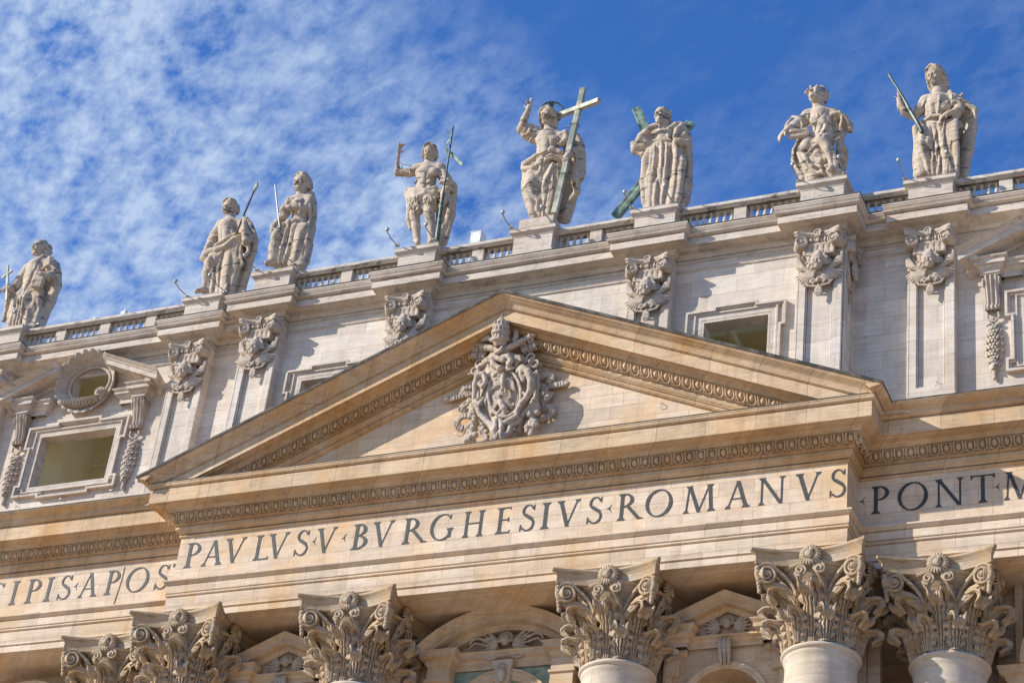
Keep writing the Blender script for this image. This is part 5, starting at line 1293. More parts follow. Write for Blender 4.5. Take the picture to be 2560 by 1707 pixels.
s.head(598, 428, -.14, .80, (.18, -1, -.50), (.05, 0, 1), 1, 'mid', (590, 600, 0, 62), 8)
s.finish('bearded man in a shaggy hide skirt, raised hand curled, thin staff with curled banner', seed=4)
s.tube('staff', [(690, 1590, -.62, 30), (755, 1080, -.55, 24), (775, 960, -.52, 13), (905, 85, -.35, 11)], M['dbronze'])
mb = MB(); P = []
for i in range(19):
    t = i/18; pts = [(875, 110), (840, 160), (838, 195), (880, 215), (850, 260), (810, 330), (805, 390), (860, 440), (930, 480), (990, 560), (1050, 580)]
    x = t*(len(pts)-1); j = min(int(x), len(pts)-2); f = x-j; u = pts[j][0]*(1-f)+pts[j+1][0]*f; v = pts[j][1]*(1-f)+pts[j+1][1]*f
    wd = np.interp(t, [0, .3, .55, .75, .95, 1], [8, 10, 22, 36, 26, 2]); dd = -.42+.12*math.sin(t*11)
    P.append([s.P(u, v-wd, dd), s.P(u+wd*.5, v, dd-.05), s.P(u, v+wd, dd)])
P = np.array(P); mb.grid(P); mb.grid((P+np.array([.0, .02, 0]))[::-1]); smooth_by_angle(mb.build('banner', M['bronze'], s.root), 60)
mb = MB(); mb.tube([s.P(700, 572, -.1), s.P(832, 484, -.4)], .018, 5); mb.tube([s.P(130, 525, -.34), s.P(200, 530, -.42), s.P(225, 575, -.4), s.P(350, 600, -.2)], .018, 5); mb.build('wire', M['grey'], s.root)

# ---- f: old man with hand to his beard before a diagonal cross
s = Statue('f', (1500, 250, 280)); s.base(.72, .66)
s.c((820, 800, 0, 190), (800, 1100, 0, 190), (790, 1560, 0, 190), k=.12); s.c((1000, 780, 0, 190), (1060, 1100, 0, 180), (1030, 1560, 0, 170), k=.12)
s.c((880, 560, -.02, 150), (900, 740, 0, 190), k=.12); s.c((780, 500, 0, 95), (900, 490, 0, 100), (1090, 500, .05, 100), k=.1)
s.c((1100, 500, .05, 90), (1200, 640, .1, 96), (1215, 900, .1, 90), (1200, 1200, .12, 90), (1170, 1420, .15, 80), k=.1)
s.c((770, 520, 0, 95), (640, 640, -.2, 118), (500, 660, -.3, 80), k=.08); s.c((520, 650, -.3, 82), (590, 520, -.45, 72), (700, 400, -.55, 50), (770, 360, -.58, 42), k=.05)
s.c((470, 620, -.2, 50), (480, 720, -.22, 44), (600, 770, -.15, 50), (680, 740, -.05, 50), k=.06)
w = s.P(760, 365, -.58); s.hand(w, (.8, -.1, -.1), (-.2, -.3, 1), .50, (.6, .7, .8, .8), 1, .05)
# shoulder bundle
s.c((970, 520, -.3, 38), (960, 420, -.3, 46), (1060, 350, -.15, 44), (1130, 330, -.05, 36), k=.04); s.c((1050, 520, -.3, 40), (1080, 420, -.25, 46), (1150, 360, -.1, 44), (1180, 420, 0, 48), (1240, 520, .05, 50), k=.04)
s.c((1120, 520, -.2, 30), (1190, 480, -.15, 36), (1270, 560, 0, 30), k=.03)
s.c((1210, 640, -.05, 88), (1130, 600, -.35, 66), (1060, 570, -.48, 48), k=.06); w = s.P(1060, 575, -.5); s.hand(w, (-.45, -.15, -.9), (.0, -1, .2), .52, (.35, .5, .55, .55), -1, .08)
# three long skirt lobes
for P_ in ([(720, 640, -.25, 40), (660, 850, -.28, 70), (640, 1150, -.25, 74), (650, 1420, -.22, 66)], [(880, 600, -.3, 44), (910, 800, -.42, 74), (890, 1000, -.48, 76), (900, 1200, -.36, 66), (880, 1420, -.32, 62)], [(1060, 700, -.4, 50), (1120, 900, -.38, 90), (1110, 1150, -.34, 84), (1070, 1380, -.34, 74)]): s.c(*P_, k=.09)
s.c((690, 700, -.2, 26), (620, 950, -.15, 24), (612, 1380, -.1, 24), k=.03)
s.fan([(720, 640), (800, 590), (960, 590)], [(680, 900), (800, 1000), (960, 900)], 5, 15, mid=(10, 0))
s.g([(800, 900), (820, 1150), (800, 1430)], [(985, 680), (1030, 860), (1035, 1100), (990, 1380)], [(1150, 560), (1220, 860), (1200, 1100), (1130, 1300)], [(830, 870), (770, 1100)], w=22, k=.04)
s.c((700, 600, -.3, 26), (800, 560, -.42, 24), (900, 540, -.45, 24), (985, 560, -.42, 24), k=.02); s.g([(720, 590), (850, 580), (980, 585)], w=10)
s.c((1100, 1320, -.2, 60), (1180, 1400, -.1, 50), (1230, 1320, 0, 40), k=.04); s.e(1200, 1400, -.25, 50, .2, 45, .02, True)
s.drape(640, 1700, 15, .07, .12, 23); s.drape(440, 640, 12, .02, 1.2, 24)
s.head(872, 225, -.22, .86, (-.42, -1, -.10), (.0, .05, 1), 2, 'bald', (900, 440, 0, 74), 5)
s.finish('old bearded man with a hand at his beard, standing before a green diagonal cross', seed=6)
mb = MB(); s.beam(mb, s.P(510, 130, .30), s.P(840, 900, .62), .20, .11); s.beam(mb, s.P(1275, 320, .55), s.P(215, 1640, .80), .20, .11)
for (p, q) in (((510, 130, .30), (840, 900, .62)), ((1275, 320, .55), (215, 1640, .80))):
    a, b = s.P(*p), s.P(*q); 
    for t in (-.06, .05): sx = nrm(np.cross(b-a, [0, 1.0, 0])); s.beam(mb, a+sx*t*2-[0, .115, 0], b+sx*t*2-[0, .115, 0], .025, .012)
mb.build('diagonal_cross', M['bronze'], s.root)

# ---- g: young seated writer with a foot on a block and a bird beside him
s = Statue('g', (1910, 200, 250), h=.032); s.base(.72, .68)
s.c((950, 900, 0, 175), (920, 700, -.05, 165), (890, 580, -.05, 175), k=.12); s.c((700, 560, 0, 115), (880, 520, 0, 110), (1110, 560, .02, 115), k=.1)
s.e(790, 640, -.30, 80, .16, 70, .08); s.e(960, 650, -.28, 90, .16, 80, .08)
s.c((680, 600, 0, 120), (560, 680, -.15, 105), (480, 720, -.3, 92), k=.08); s.c((490, 720, -.35, 85), (390, 770, -.5, 70), (320, 830, -.58, 46), k=.05)
w = s.P(325, 820, -.6); s.hand(w, (-.45, -.2, -.7), (-.3, -.7, .6), .62, (.3, .4, .45, .5), 1, .09)
s.c((450, 580, -.1, 22), (380, 660, -.25, 22), (340, 730, -.35, 20), k=.02); s.c((450, 580, -.1, 26), (560, 600, -.3, 30), (600, 700, -.35, 28), (590, 760, -.35, 26), k=.03)
s.c((420, 900, -.55, 46), (560, 880, -.5, 46), (700, 850, -.42, 44), k=.03); s.c((430, 815, -.55, 40), (560, 800, -.5, 36), (700, 800, -.4, 40), k=.03); s.g([(400, 870), (560, 845), (700, 835)], w=12)
# left arm behind the mantle
s.c((1110, 560, .02, 115), (1230, 600, .1, 80), (1330, 720, .15, 64), (1350, 790, .12, 50), k=.07); s.c((1180, 640, 0, 90), (1200, 850, .1, 84), (1210, 960, .1, 64), k=.07)
s.c((1070, 540, -.25, 36), (1180, 520, -.2, 40), (1290, 600, -.05, 40), (1350, 760, .05, 36), k=.03); s.c((1220, 580, -.15, 20), (1210, 660, -.2, 16), (1180, 800, -.1, 18), k=.02)
s.e(1160, 640, -.15, 50, .2, 60, .03, True); s.e(1250, 740, -.05, 26, .2, 60, .03, True)
s.c((900, 1300, 0, 190), (880, 1100, .05, 200), (960, 900, .05, 180), k=.12); s.c((760, 1100, .05, 160), (760, 1400, .05, 150), (800, 1580, .05, 160), k=.12)
s.c((960, 960, -.1, 130), (920, 950, -.55, 110), (1010, 1090, -.5, 84), (1090, 1280, -.42, 72), (1100, 1380, -.45, 56), k=.06)       # raised knee
s.c((1100, 1370, -.45, 50), (1030, 1400, -.62, 44), k=.04); s.c((720, 950, -.1, 130), (650, 1080, -.3, 110), k=.08)
s.c((1060, 1440, -.25, 110), (1150, 1500, -.2, 120), k=.05)
s.c((840, 1010, -.5, 24), (740, 1090, -.45, 22), (640, 1190, -.38, 20), (600, 1150, -.35, 22), k=.03); s.c((640, 1190, -.38, 26), (660, 1240, -.4, 24), (760, 1330, -.45, 26), (900, 1370, -.5, 26), (1060, 1330, -.5, 24), k=.03)
s.e(830, 1180, -.52, 130, .16, 80, .06, True); s.e(790, 1270, -.48, 100, .12, 34, .04, True)
s.c((560, 960, -.1, 40), (480, 1100, -.1, 44), (460, 1250, -.1, 42), (520, 1380, -.08, 46), (620, 1540, -.05, 60), k=.05)
s.c((560, 1000, -.22, 36), (550, 1150, -.25, 38), (600, 1300, -.28, 38), (680, 1420, -.28, 40), (860, 1460, -.35, 38), (1000, 1440, -.40, 34), k=.04)
s.sheet([(560, 940, .1), (490, 1120, .1), (490, 1280, .1), (560, 1420, .1), (650, 1570, .1)], [(720, 960, .05), (680, 1120, .05), (700, 1300, .05), (760, 1450, .05), (820, 1570, .05)], 44, 5)
s.g([(545, 960), (505, 1100), (500, 1260), (580, 1420)], [(590, 1180), (640, 1320), (740, 1420)], [(700, 1300), (850, 1390), (1040, 1380)], w=22)
s.c((1000, 470, -.25, 22), (900, 590, -.42, 22), (750, 700, -.45, 22), (620, 790, -.4, 20), k=.02); s.g([(970, 480), (870, 590), (730, 690)], [(950, 640), (900, 760), (850, 860)], [(1060, 640), (1000, 760), (880, 900)], w=11)
s.r([(1000, 650), (940, 790), (860, 880)], [(700, 520), (680, 620), (690, 700)], [(830, 520), (850, 580)], w=12)
# the bird
s.c((1180, 940, -.1, 50), (1190, 1000, -.1, 60), (1220, 1100, -.05, 90), (1230, 1220, 0, 84), (1230, 1380, 0, 60), k=.05); s.c((1160, 920, -.25, 22), (1110, 950, -.42, 14), k=.02)
for i in range(26): a = rr.uniform(1130, 1310); b = rr.uniform(1010, 1290); h_ = s.hit(a, b); (s.sd.cap(h_, h_+np.array([.02, -.01, -.12]), .05, .02, .01) if h_ is not None else None)
s.drape(1040, 1600, 12, .05, 1.2, 33); s.drape(520, 860, 12, .028, 1.8, 34)
s.head(835, 258, -.18, .94, (-.40, -1, .32), (.08, .3, 1), 0, 'curly', (870, 470, 0, 88), 9)
for p in ((735, 110), (690, 165), (660, 200)): q = s.P(p[0], p[1], -.25); s.sd.chain([s.P(770, 190, -.2), q], [.06, .05], .02); s.sd.ell(q, .075, None, .02)
s.finish('curly-haired youth with raised knee and an open book, a bird at his side', seed=8)

# ---- h: long-haired man with a bronze staff held up, at the right
s = Statue('h', (2190, 150, 280)); s.base(.74, .66)
s.c((720, 1050, -.05, 130), (680, 1200, -.35, 100), (660, 1380, -.22, 78), (690, 1560, -.15, 60)); s.c((900, 1050, 0, 150), (940, 1300, 0, 140), (960, 1580, 0, 130), k=.1); s.c((720, 1150, .1, 150), (680, 1400, .15, 120), (640, 1600, .15, 110), k=.1)
s.c((800, 1000, 0, 165), (830, 800, -.02, 150), (870, 620, -.05, 170), k=.12); s.c((700, 570, 0, 90), (870, 540, 0, 90), (1080, 560, .02, 100), k=.1)
s.e(780, 650, -.28, 90, .18, 80, .08); s.e(960, 650, -.28, 90, .18, 80, .08)
s.c((690, 590, 0, 92), (620, 700, -.1, 88), (530, 790, -.25, 74), k=.07); s.c((530, 790, -.25, 66), (400, 730, -.42, 62), (345, 640, -.5, 50), (320, 540, -.58, 36), k=.05)
s.c((410, 640, -.45, 28), (400, 710, -.48, 26), (320, 710, -.42, 24), (310, 660, -.4, 22), k=.02)
w = s.P(338, 560, -.56); s.hand(w, (-.02, -.1, 1), (.2, -.95, 0), .56, (.1, .75, .8, .8), 1, .06)
s.c((1080, 570, 0, 92), (1180, 700, -.05, 80), (1120, 720, -.35, 60), (1000, 760, -.52, 44), k=.06); w = s.P(1000, 755, -.54); s.hand(w, (-.8, -.2, -.5), (.1, -.9, .4), .52, (.35, .45, .5, .55), 1, .06)
s.c((1130, 650, -.25, 32), (1180, 700, -.3, 34), (1160, 790, -.3, 30), (1090, 800, -.35, 24), k=.03)
# great cloak to the right, a broad concave sheet
s.sheet([(1090, 480, .15), (1120, 700, .35), (1150, 1000, .42), (1160, 1300, .42), (1100, 1620, .38)], [(1230, 590, .10), (1395, 700, .05), (1380, 950, .08), (1320, 1250, .14), (1250, 1620, .2)], 34, 9)
s.c((1050, 560, -.25, 30), (1180, 600, -.2, 30), (1300, 650, -.1, 30), (1385, 700, -.05, 28), (1390, 850, -.02, 24), (1360, 1050, .05, 24), (1320, 1250, .1, 24), (1260, 1560, .18, 24), k=.02)
s.c((1040, 460, 0, 44), (1080, 560, -.2, 38), k=.03); s.c((1210, 480, .1, 24), (1150, 560, -.1, 26), (1060, 620, -.3, 28), k=.03); s.c((1060, 610, -.3, 26), (1180, 560, -.1, 30), (1300, 620, 0, 26), k=.03)
s.c((560, 960, .1, 60), (580, 1200, .15, 50), (560, 1600, .2, 50), k=.06)
s.sheet([(950, 620, .2), (970, 800, .35), (1000, 1000, .42), (1040, 1300, .42), (1040, 1620, .38)], [(1130, 620, .25), (1150, 800, .4), (1160, 1000, .45), (1160, 1300, .45), (1120, 1620, .4)], 50, 5); s.sheet([(650, 980, -.30), (620, 1250, -.25), (640, 1570, -.18)], [(1110, 860, -.30), (1120, 1250, -.28), (1100, 1600, -.2)], 50, 7, .1)
# sash and folds
s.c((640, 880, -.3, 30), (760, 800, -.48, 32), (900, 770, -.52, 26), k=.03); s.c((650, 905, -.28, 20), (780, 880, -.45, 22), (900, 880, -.5, 22), k=.02)
s.c((960, 870, -.5, 16), (945, 1000, -.45, 16), (900, 1150, -.42, 16), (820, 1330, -.4, 18), (750, 1520, -.35, 18), k=.02); s.c((870, 880, -.48, 14), (840, 1060, -.42, 18), (740, 1200, -.42, 16), (640, 1280, -.38, 14), k=.02)
s.c((1180, 880, -.2, 22), (1200, 920, -.22, 22), (1160, 950, -.22, 18), (1140, 870, -.2, 18), k=.02)
s.fan([(980, 880), (1150, 840)], [(850, 1560), (1150, 1560)], 7, 18, mid=(10, 0)); s.g([(860, 960), (830, 1150), (770, 1300), (760, 1500)], [(880, 1220), (860, 1400), (850, 1560)], [(1090, 1000), (1060, 1250), (1090, 1500)], w=20)
s.r([(890, 500), (880, 620), (860, 760)], [(690, 560), (650, 650)], [(1060, 480), (1060, 560)], w=14); s.g([(690, 570), (670, 700)], [(1050, 500), (1030, 640)], [(720, 720), (860, 760)], w=10)
for i in range(9): v = 600+i*26; s.g([(700+i*4, v), (800, v+14), (1000, v+4)], w=5, k=.02)
s.drape(900, 1700, 14, .06, .5, 25); s.drape(500, 800, 12, .022, 1.6, 26)
s.head(832, 235, -.15, .93, (-.32, -1, -.42), (.0, 0, 1), 1, 'long', (880, 470, 0, 80), 12)
s.finish('long-haired man raising a thick jointed bronze rod, broad cloak behind, at the right end', seed=10)
s.tube('rod', [(178, 195, -.60, 15), (200, 240, -.60, 18), (245, 320, -.60, 20), (265, 345, -.60, 13), (390, 545, -.62, 22), (470, 700, -.62, 26), (560, 850, -.62, 28), (590, 900, -.62, 34), (645, 1015, -.62, 28)], M['dbronze'])

# ---- c: helmet-haired man leaning on a sword
s = Statue('c', (620, 420, 240)); s.base(.76, .68)
s.c((560, 1050, -.1, 125), (480, 1120, -.38, 105), (430, 1300, -.28, 88), (400, 1540, -.25, 66)); s.c((400, 1530, -.25, 56), (300, 1560, -.45, 44)); s.c((840, 1050, 0, 165), (840, 1300, -.1, 140), (830, 1600, 0, 130), k=.1); s.c((620, 1100, .05, 140), (600, 1350, .05, 130), (560, 1600, .05, 130), k=.1)
s.c((840, 1020, 0, 165), (860, 820, 0, 140), (840, 640, -.02, 165), k=.12); s.c((700, 560, 0, 100), (830, 520, 0, 95), (1010, 520, .05, 100), k=.1)
s.c((700, 580, 0, 95), (600, 740, -.05, 88), (520, 880, -.15, 72)); s.c((500, 880, -.2, 68), (430, 960, -.35, 62), (420, 1030, -.42, 56), k=.05); w = s.P(440, 1000, -.42); s.hand(w, (.3, -.4, -.6), (-.6, -.5, .4), .5, (.7, .8, .8, .8), 1, .03)
s.c((1010, 540, .02, 105), (960, 680, -.15, 86), (840, 650, -.42, 70), (700, 650, -.55, 56), (600, 640, -.6, 44), k=.05); s.c((600, 640, -.55, 50), (560, 700, -.5, 52), (600, 790, -.42, 56), k=.05)
w = s.P(660, 610, -.5); s.hand(s.P(640, 590, -.4), (-.1, -.1, 1), (-.5, -.6, 0), .45, (.3, .3, .5, .5), 1, .08)
s.c((1030, 440, .15, 66), (1060, 560, .18, 66), (1070, 800, .18, 62), (1040, 1000, .12, 66), (1010, 1250, .12, 62), (940, 1540, .15, 58), k=.06); s.c((1020, 480, -.05, 36), (1030, 700, -.05, 36), (1000, 950, -.08, 40), (985, 1110, -.1, 40), k=.04)
s.c((860, 470, -.15, 26), (950, 440, -.05, 28), (1040, 470, .0, 32), (1080, 700, .0, 30), k=.03)
s.sheet([(490, 1090, -.33), (430, 1300, -.28), (390, 1540, -.2)], [(960, 950, -.22), (950, 1250, -.2), (880, 1580, -.12)], 50, 7, .09)
s.c((450, 1090, -.35, 26), (560, 940, -.42, 34), (680, 870, -.45, 40), (770, 850, -.42, 30), k=.04); s.c((500, 1100, -.4, 26), (560, 1160, -.38, 28), (640, 1060, -.35, 30), (680, 920, -.4, 34), k=.04)
s.fan([(640, 900), (720, 900)], [(480, 1520), (720, 1540)], 6, 17, mid=(26, 0)); s.c((740, 1200, -.25, 18), (830, 1200, -.32, 18), (900, 1260, -.3, 18), (910, 1420, -.2, 16), k=.03); s.c((720, 1150, -.22, 18), (780, 1000, -.3, 16), (820, 900, -.35, 14), k=.03)
s.g([(900, 1180), (880, 1230), (930, 1250), (900, 1450)], [(1000, 560), (960, 700), (990, 850)], [(940, 900), (930, 1100), (900, 1200)], [(1045, 500), (1060, 800), (1020, 1050)], [(540, 1120), (520, 1300), (480, 1500)], w=16)
s.c((850, 560, -.35, 18), (850, 680, -.48, 20), (830, 740, -.5, 18), k=.02); s.g([(820, 600), (850, 700)], [(880, 560), (900, 660)], w=8)
s.r([(720, 520), (800, 540), (900, 500)], [(820, 590), (900, 570)], w=12)
s.drape(820, 1700, 13, .06, -.4, 27); s.drape(500, 760, 12, .025, 1.4, 28)
s.head(880, 250, -.12, .90, (-.16, -1, -.28), (.04, 0, 1), 1, 'mid', (860, 470, 0, 76), 15)
s.head(880, 250, -.12, .90, (-.16, -1, -.28), (.04, 0, 1), 0, 'curly', None, 16)
s.finish('bearded man resting on a slim upright sword, one arm folded across his chest', seed=12)
s.tube('sword', [(437, 262, -.75, 6), (445, 330, -.73, 11), (490, 700, -.62, 13), (520, 985, -.55, 13)], M['grey'])
mb = MB(); mb.tube([s.P(470, 668, -.63), s.P(510, 660, -.63)], .03, 6); mb.tube([s.P(480, 985, -.56), s.P(550, 970, -.56)], .035, 6); mb.ball(s.P(522, 1010, -.55), .06); mb.build('sword_hilt', M['dbronze'], s.root)

# ---- b: man raising a lance
s = Statue('b', (450, 450, 280)); s.base(.92, .70)
s.c((560, 1060, -.1, 130), (450, 1160, -.35, 100), (400, 1330, -.22, 84), (360, 1540, -.15, 62)); s.c((330, 1540, -.3, 44), (230, 1570, -.45, 36)); s.c((760, 1000, 0, 160), (720, 1300, -.05, 150), (640, 1640, 0, 140), k=.1); s.c((600, 1150, .05, 150), (540, 1400, .08, 140), (500, 1600, .08, 130), k=.1)
s.c((690, 980, 0, 165), (690, 820, 0, 150), (690, 680, -.02, 165), k=.12); s.c((590, 630, 0, 92), (700, 600, 0, 90), (870, 640, .03, 96), k=.1)
s.c((580, 650, 0, 92), (500, 780, -.05, 90), (450, 860, -.1, 76)); s.c((440, 880, -.12, 60), (390, 950, -.22, 50), (360, 1010, -.3, 42), k=.04); s.c((360, 1010, -.3, 52), (340, 1100, -.38, 62), (380, 1130, -.38, 52), k=.04); w = s.P(350, 1020, -.33); s.hand(w, (-.1, -.3, -1), (-.5, -.7, 0), .58, (.6, .7, .7, .7), 1, .04)
s.c((880, 660, 0, 90), (950, 800, -.15, 80), (930, 850, -.38, 66)); s.c((930, 840, -.4, 66), (910, 720, -.52, 54), (895, 620, -.6, 38), k=.05); w = s.P(895, 625, -.6); s.hand(w, (-.02, -.15, 1), (0, -.95, -.1), .60, (.15, .2, .5, .6), -1, .10)
s.sheet([(930, 560, .15), (980, 750, .25), (960, 1000, .32), (900, 1250, .32), (800, 1640, .3)], [(990, 640, .10), (1060, 860, .06), (1040, 1000, .1), (960, 1250, .16), (830, 1600, .2)], 40, 7)
s.c((980, 640, .05, 34), (1040, 760, .02, 34), (1070, 890, .02, 28), (1040, 1010, .05, 26), (960, 1220, .1, 28), (850, 1440, .15, 28), (810, 1600, .15, 26), k=.03)
s.c((410, 1010, -.4, 60), (520, 980, -.48, 52), (640, 930, -.5, 48), (740, 840, -.42, 46), (850, 800, -.32, 40), k=.04); s.c((420, 1060, -.35, 40), (500, 1100, -.4, 36), (600, 1020, -.42, 40), k=.04); s.c((500, 920, -.38, 30), (600, 860, -.46, 32), (700, 790, -.45, 34), (860, 740, -.3, 28), k=.03)
s.c((880, 900, -.25, 30), (960, 930, -.2, 32), (960, 1000, -.2, 26), (900, 1070, -.2, 24), k=.03); s.c((900, 820, -.3, 30), (960, 880, -.25, 30), (1010, 800, -.1, 30), k=.03)
s.c((600, 1060, -.35, 24), (580, 1200, -.38, 22), (480, 1260, -.4, 20), (400, 1300, -.35, 18), k=.03); s.c((700, 1080, -.3, 22), (640, 1190, -.34, 22), (500, 1270, -.36, 20), k=.03); s.c((850, 950, -.28, 26), (860, 1120, -.22, 30), (890, 1180, -.2, 22), (800, 1230, -.2, 24), (770, 1330, -.2, 22), k=.03)
s.fan([(760, 1300), (860, 1200)], [(600, 1560), (800, 1560)], 5, 16, mid=(10, 0)); s.sheet([(450, 1100, -.32), (400, 1320, -.24), (360, 1540, -.12)], [(830, 880, -.25), (790, 1250, -.2), (660, 1600, -.1)], 46, 6, .09); s.sheet([(820, 620, .15), (850, 850, .25), (840, 1100, .3), (760, 1600, .3)], [(960, 620, .15), (990, 850, .25), (960, 1100, .3), (860, 1600, .3)], 46, 4); s.c((740, 1310, -.24, 18), (620, 1350, -.24, 18), (520, 1480, -.2, 18), k=.03)
s.g([(610, 980), (600, 1140), (510, 1240)], [(830, 880), (810, 1050), (780, 1250)], [(880, 1080), (900, 1190), (830, 1320), (780, 1560)], [(560, 900), (640, 860)], [(430, 1330), (520, 1470)], w=15)
for i in range(9): v = 600+i*22; s.g([(540+i*3, v+10), (680, v-4), (830, v+4)], w=6, k=.02)
s.r([(400, 880), (470, 870), (520, 900)], [(480, 780), (540, 790)], w=14)
s.drape(1000, 1700, 13, .06, .8, 29); s.drape(600, 860, 13, .028, 2.6, 30)
s.head(700, 385, -.12, .82, (-.05, -1, -.36), (-.05, 0, 1), 1, 'mid', (700, 570, 0, 66), 18)
s.finish('bearded man holding up a thin lance with a lozenge head, cloak swelling behind him', seed=14)
s.tube('lance', [(790, 745, -.58, 15), (915, 440, -.66, 13), (1035, 160, -.74, 12)], M['crust'])
mb = MB(); a = s.P(1035, 165, -.74); b = s.P(1040, 95, -.75); c = s.P(1088, 35, -.76); d = s.P(1082, 95, -.75); o = np.array([.01, .05, 0]); V = [a, b, c, d]
mb.add([p-o for p in V]+[p+o for p in V], [(0, 1, 2, 3), (7, 6, 5, 4), (0, 4, 5, 1), (1, 5, 6, 2), (2, 6, 7, 3), (3, 7, 4, 0)]); mb.tube([s.P(1020, 155, -.74), s.P(1050, 165, -.74)], .03, 6); mb.build('lance_head', M['cross'], s.root)

# ---- a: balding man with a small cross and a book, far left
s = Statue('a', (0, 590, 240)); s.base(.9, .7)
s.c((520, 950, -.05, 150), (430, 1020, -.35, 100), (440, 1200, -.3, 84), (470, 1460, -.25, 66)); s.c((480, 1450, -.25, 50), (470, 1500, -.42, 40)); s.c((620, 1000, .05, 160), (600, 1250, .05, 150), (560, 1560, .05, 120), k=.1); s.c((330, 1050, .05, 140), (250, 1300, .05, 120), (220, 1560, .05, 110), k=.1); s.c((440, 1050, .1, 160), (400, 1560, .1, 150), k=.1)
s.c((530, 920, 0, 190), (560, 720, 0, 175), (610, 520, 0, 175), k=.12); s.c((480, 530, 0, 95), (620, 460, 0, 90), (780, 470, .03, 110), k=.1)
s.c((470, 540, 0, 100), (350, 700, -.1, 84), (250, 830, -.25, 78), (120, 880, -.45, 66), k=.06); s.c((160, 880, -.42, 74), (90, 880, -.5, 54), k=.04); w = s.P(110, 880, -.48); s.hand(w, (-.7, -.4, -.1), (-.3, -.6, .6), .5, (.8, .9, .9, .9), 1, .03)
s.c((820, 500, .02, 120), (880, 640, .05, 110), (800, 680, -.25, 84), (690, 640, -.5, 66), (620, 620, -.6, 52), k=.06); w = s.P(640, 640, -.58); s.hand(w, (-.25, -.2, -.75), (-.2, -.9, .2), .5, (.5, .6, .6, .6), 1, .05)
s.sheet([(760, 700, .1), (780, 1000, .2), (740, 1250, .25), (640, 1560, .25)], [(930, 600, .1), (950, 800, .12), (860, 1050, .15), (680, 1350, .2)], 56, 7)
s.c((820, 380, .05, 60), (930, 480, .08, 50), (975, 620, .08, 40), (965, 780, .08, 36), (880, 960, .12, 34), (780, 1180, .16, 32), (650, 1380, .2, 30), k=.04)
s.c((810, 370, -.1, 30), (800, 470, -.3, 28), (700, 530, -.42, 22), (640, 550, -.45, 20), k=.03); s.c((800, 470, -.3, 26), (900, 540, -.2, 28), (980, 600, -.0, 24), k=.03)
s.c((720, 320, -.1, 40), (620, 400, -.3, 36), (560, 540, -.42, 34), (480, 720, -.42, 34), (390, 860, -.4, 34), (300, 960, -.3, 30), k=.03); s.c((640, 500, -.35, 22), (560, 700, -.42, 22), (440, 860, -.42, 22), (380, 960, -.38, 20), k=.03)
s.sheet([(270, 950, -.22), (210, 1250, -.18), (180, 1540, -.14)], [(660, 900, -.28), (620, 1250, -.22), (560, 1540, -.18)], 50, 7, .09)
s.c((210, 900, -.2, 30), (210, 1150, -.2, 30), (150, 1500, -.2, 34), k=.04); s.c((150, 980, 0, 44), (110, 1150, 0, 46), (70, 1380, 0, 44), k=.06); s.c((330, 960, -.3, 30), (320, 1080, -.3, 36), (290, 1250, -.2, 22), k=.03)
s.fan([(260, 1000), (380, 1000)], [(200, 1540), (400, 1540)], 5, 17, mid=(-6, 0)); s.g([(375, 1000), (380, 1200), (430, 1440)], [(480, 1060), (580, 1090), (590, 1200), (540, 1400)], [(500, 720), (420, 850), (380, 950)], [(730, 720), (740, 1000), (640, 1300)], [(830, 640), (860, 860)], [(900, 600), (920, 800)], w=16)
s.c((400, 960, -.45, 24), (500, 900, -.42, 24), (600, 880, -.4, 22), k=.03)
s.drape(880, 1700, 14, .055, .2, 31); s.drape(420, 820, 12, .03, 1.0, 32)
s.head(655, 205, -.10, .92, (-.45, -1, -.20), (.05, 0, 1), 1, 'bald', (650, 400, 0, 74), 20)
s.sd.ell(s.P(690, 190, .05), (.33, .36, .42), None, .05); hair(s.sd, s.P(700, 215, .05), .86, frame_R((-.45, -1, -.20), (0, 0, 1)), 'bald', 3)
s.sd.chain([s.P(750, 250, -.05), s.P(790, 320, 0)], [.12, .10], .03)
b0 = s.P(625, 760, -.60); s.sd.box(b0, (.27, .13, .28), frame_R((.15, -1, -.15), (.12, 0, 1)), .02, .02)
s.finish('balding man clasping a book and a small thin cross, at the left end', seed=16)
mb = MB(); a = s.P(105, 1060, -.62); b = s.P(130, 480, -.55); s.beam(mb, a, b, .045, .045); s.beam(mb, s.P(35, 690, -.57), s.P(205, 560, -.57), .045, .045); mb.build('cross', M['cross'], s.root)
# ================================================================== coat of arms in the gable
STX['crest'] = (0, -1.5)
s = Statue.__new__(Statue); s.cx, s.cy = 0, -1.5; s.ox, s.oy, s.sz = 1100, 780, 340; s.k = 340/1568.0; s.m = s.k*86.5/FPX
s.sd = Sdf((-3.4, -3.05, 42.9), (3.4, -.92, 49.4), .028); sd = s.sd; P = s.P; F_ = Matrix
def ring_(c, r, t, n=14, e1=(1, 0, 0), e2=(0, 0, 1), k=.01):
    e1, e2 = nrm(e1), nrm(e2); sd.chain([c+e1*math.cos(2*math.pi*i/n)*r+e2*math.sin(2*math.pi*i/n)*r for i in range(n+1)], t, k)
_new = lambda: Sdf((-3.4, -3.05, 42.9), (3.4, -.92, 49.4), .028)
PARTS = []
def stash(name, wob=.004):
    global sd
    if wob: sd.wobble(wob, 15, 4)
    PARTS.append((name, sd)); sd = s.sd = _new()
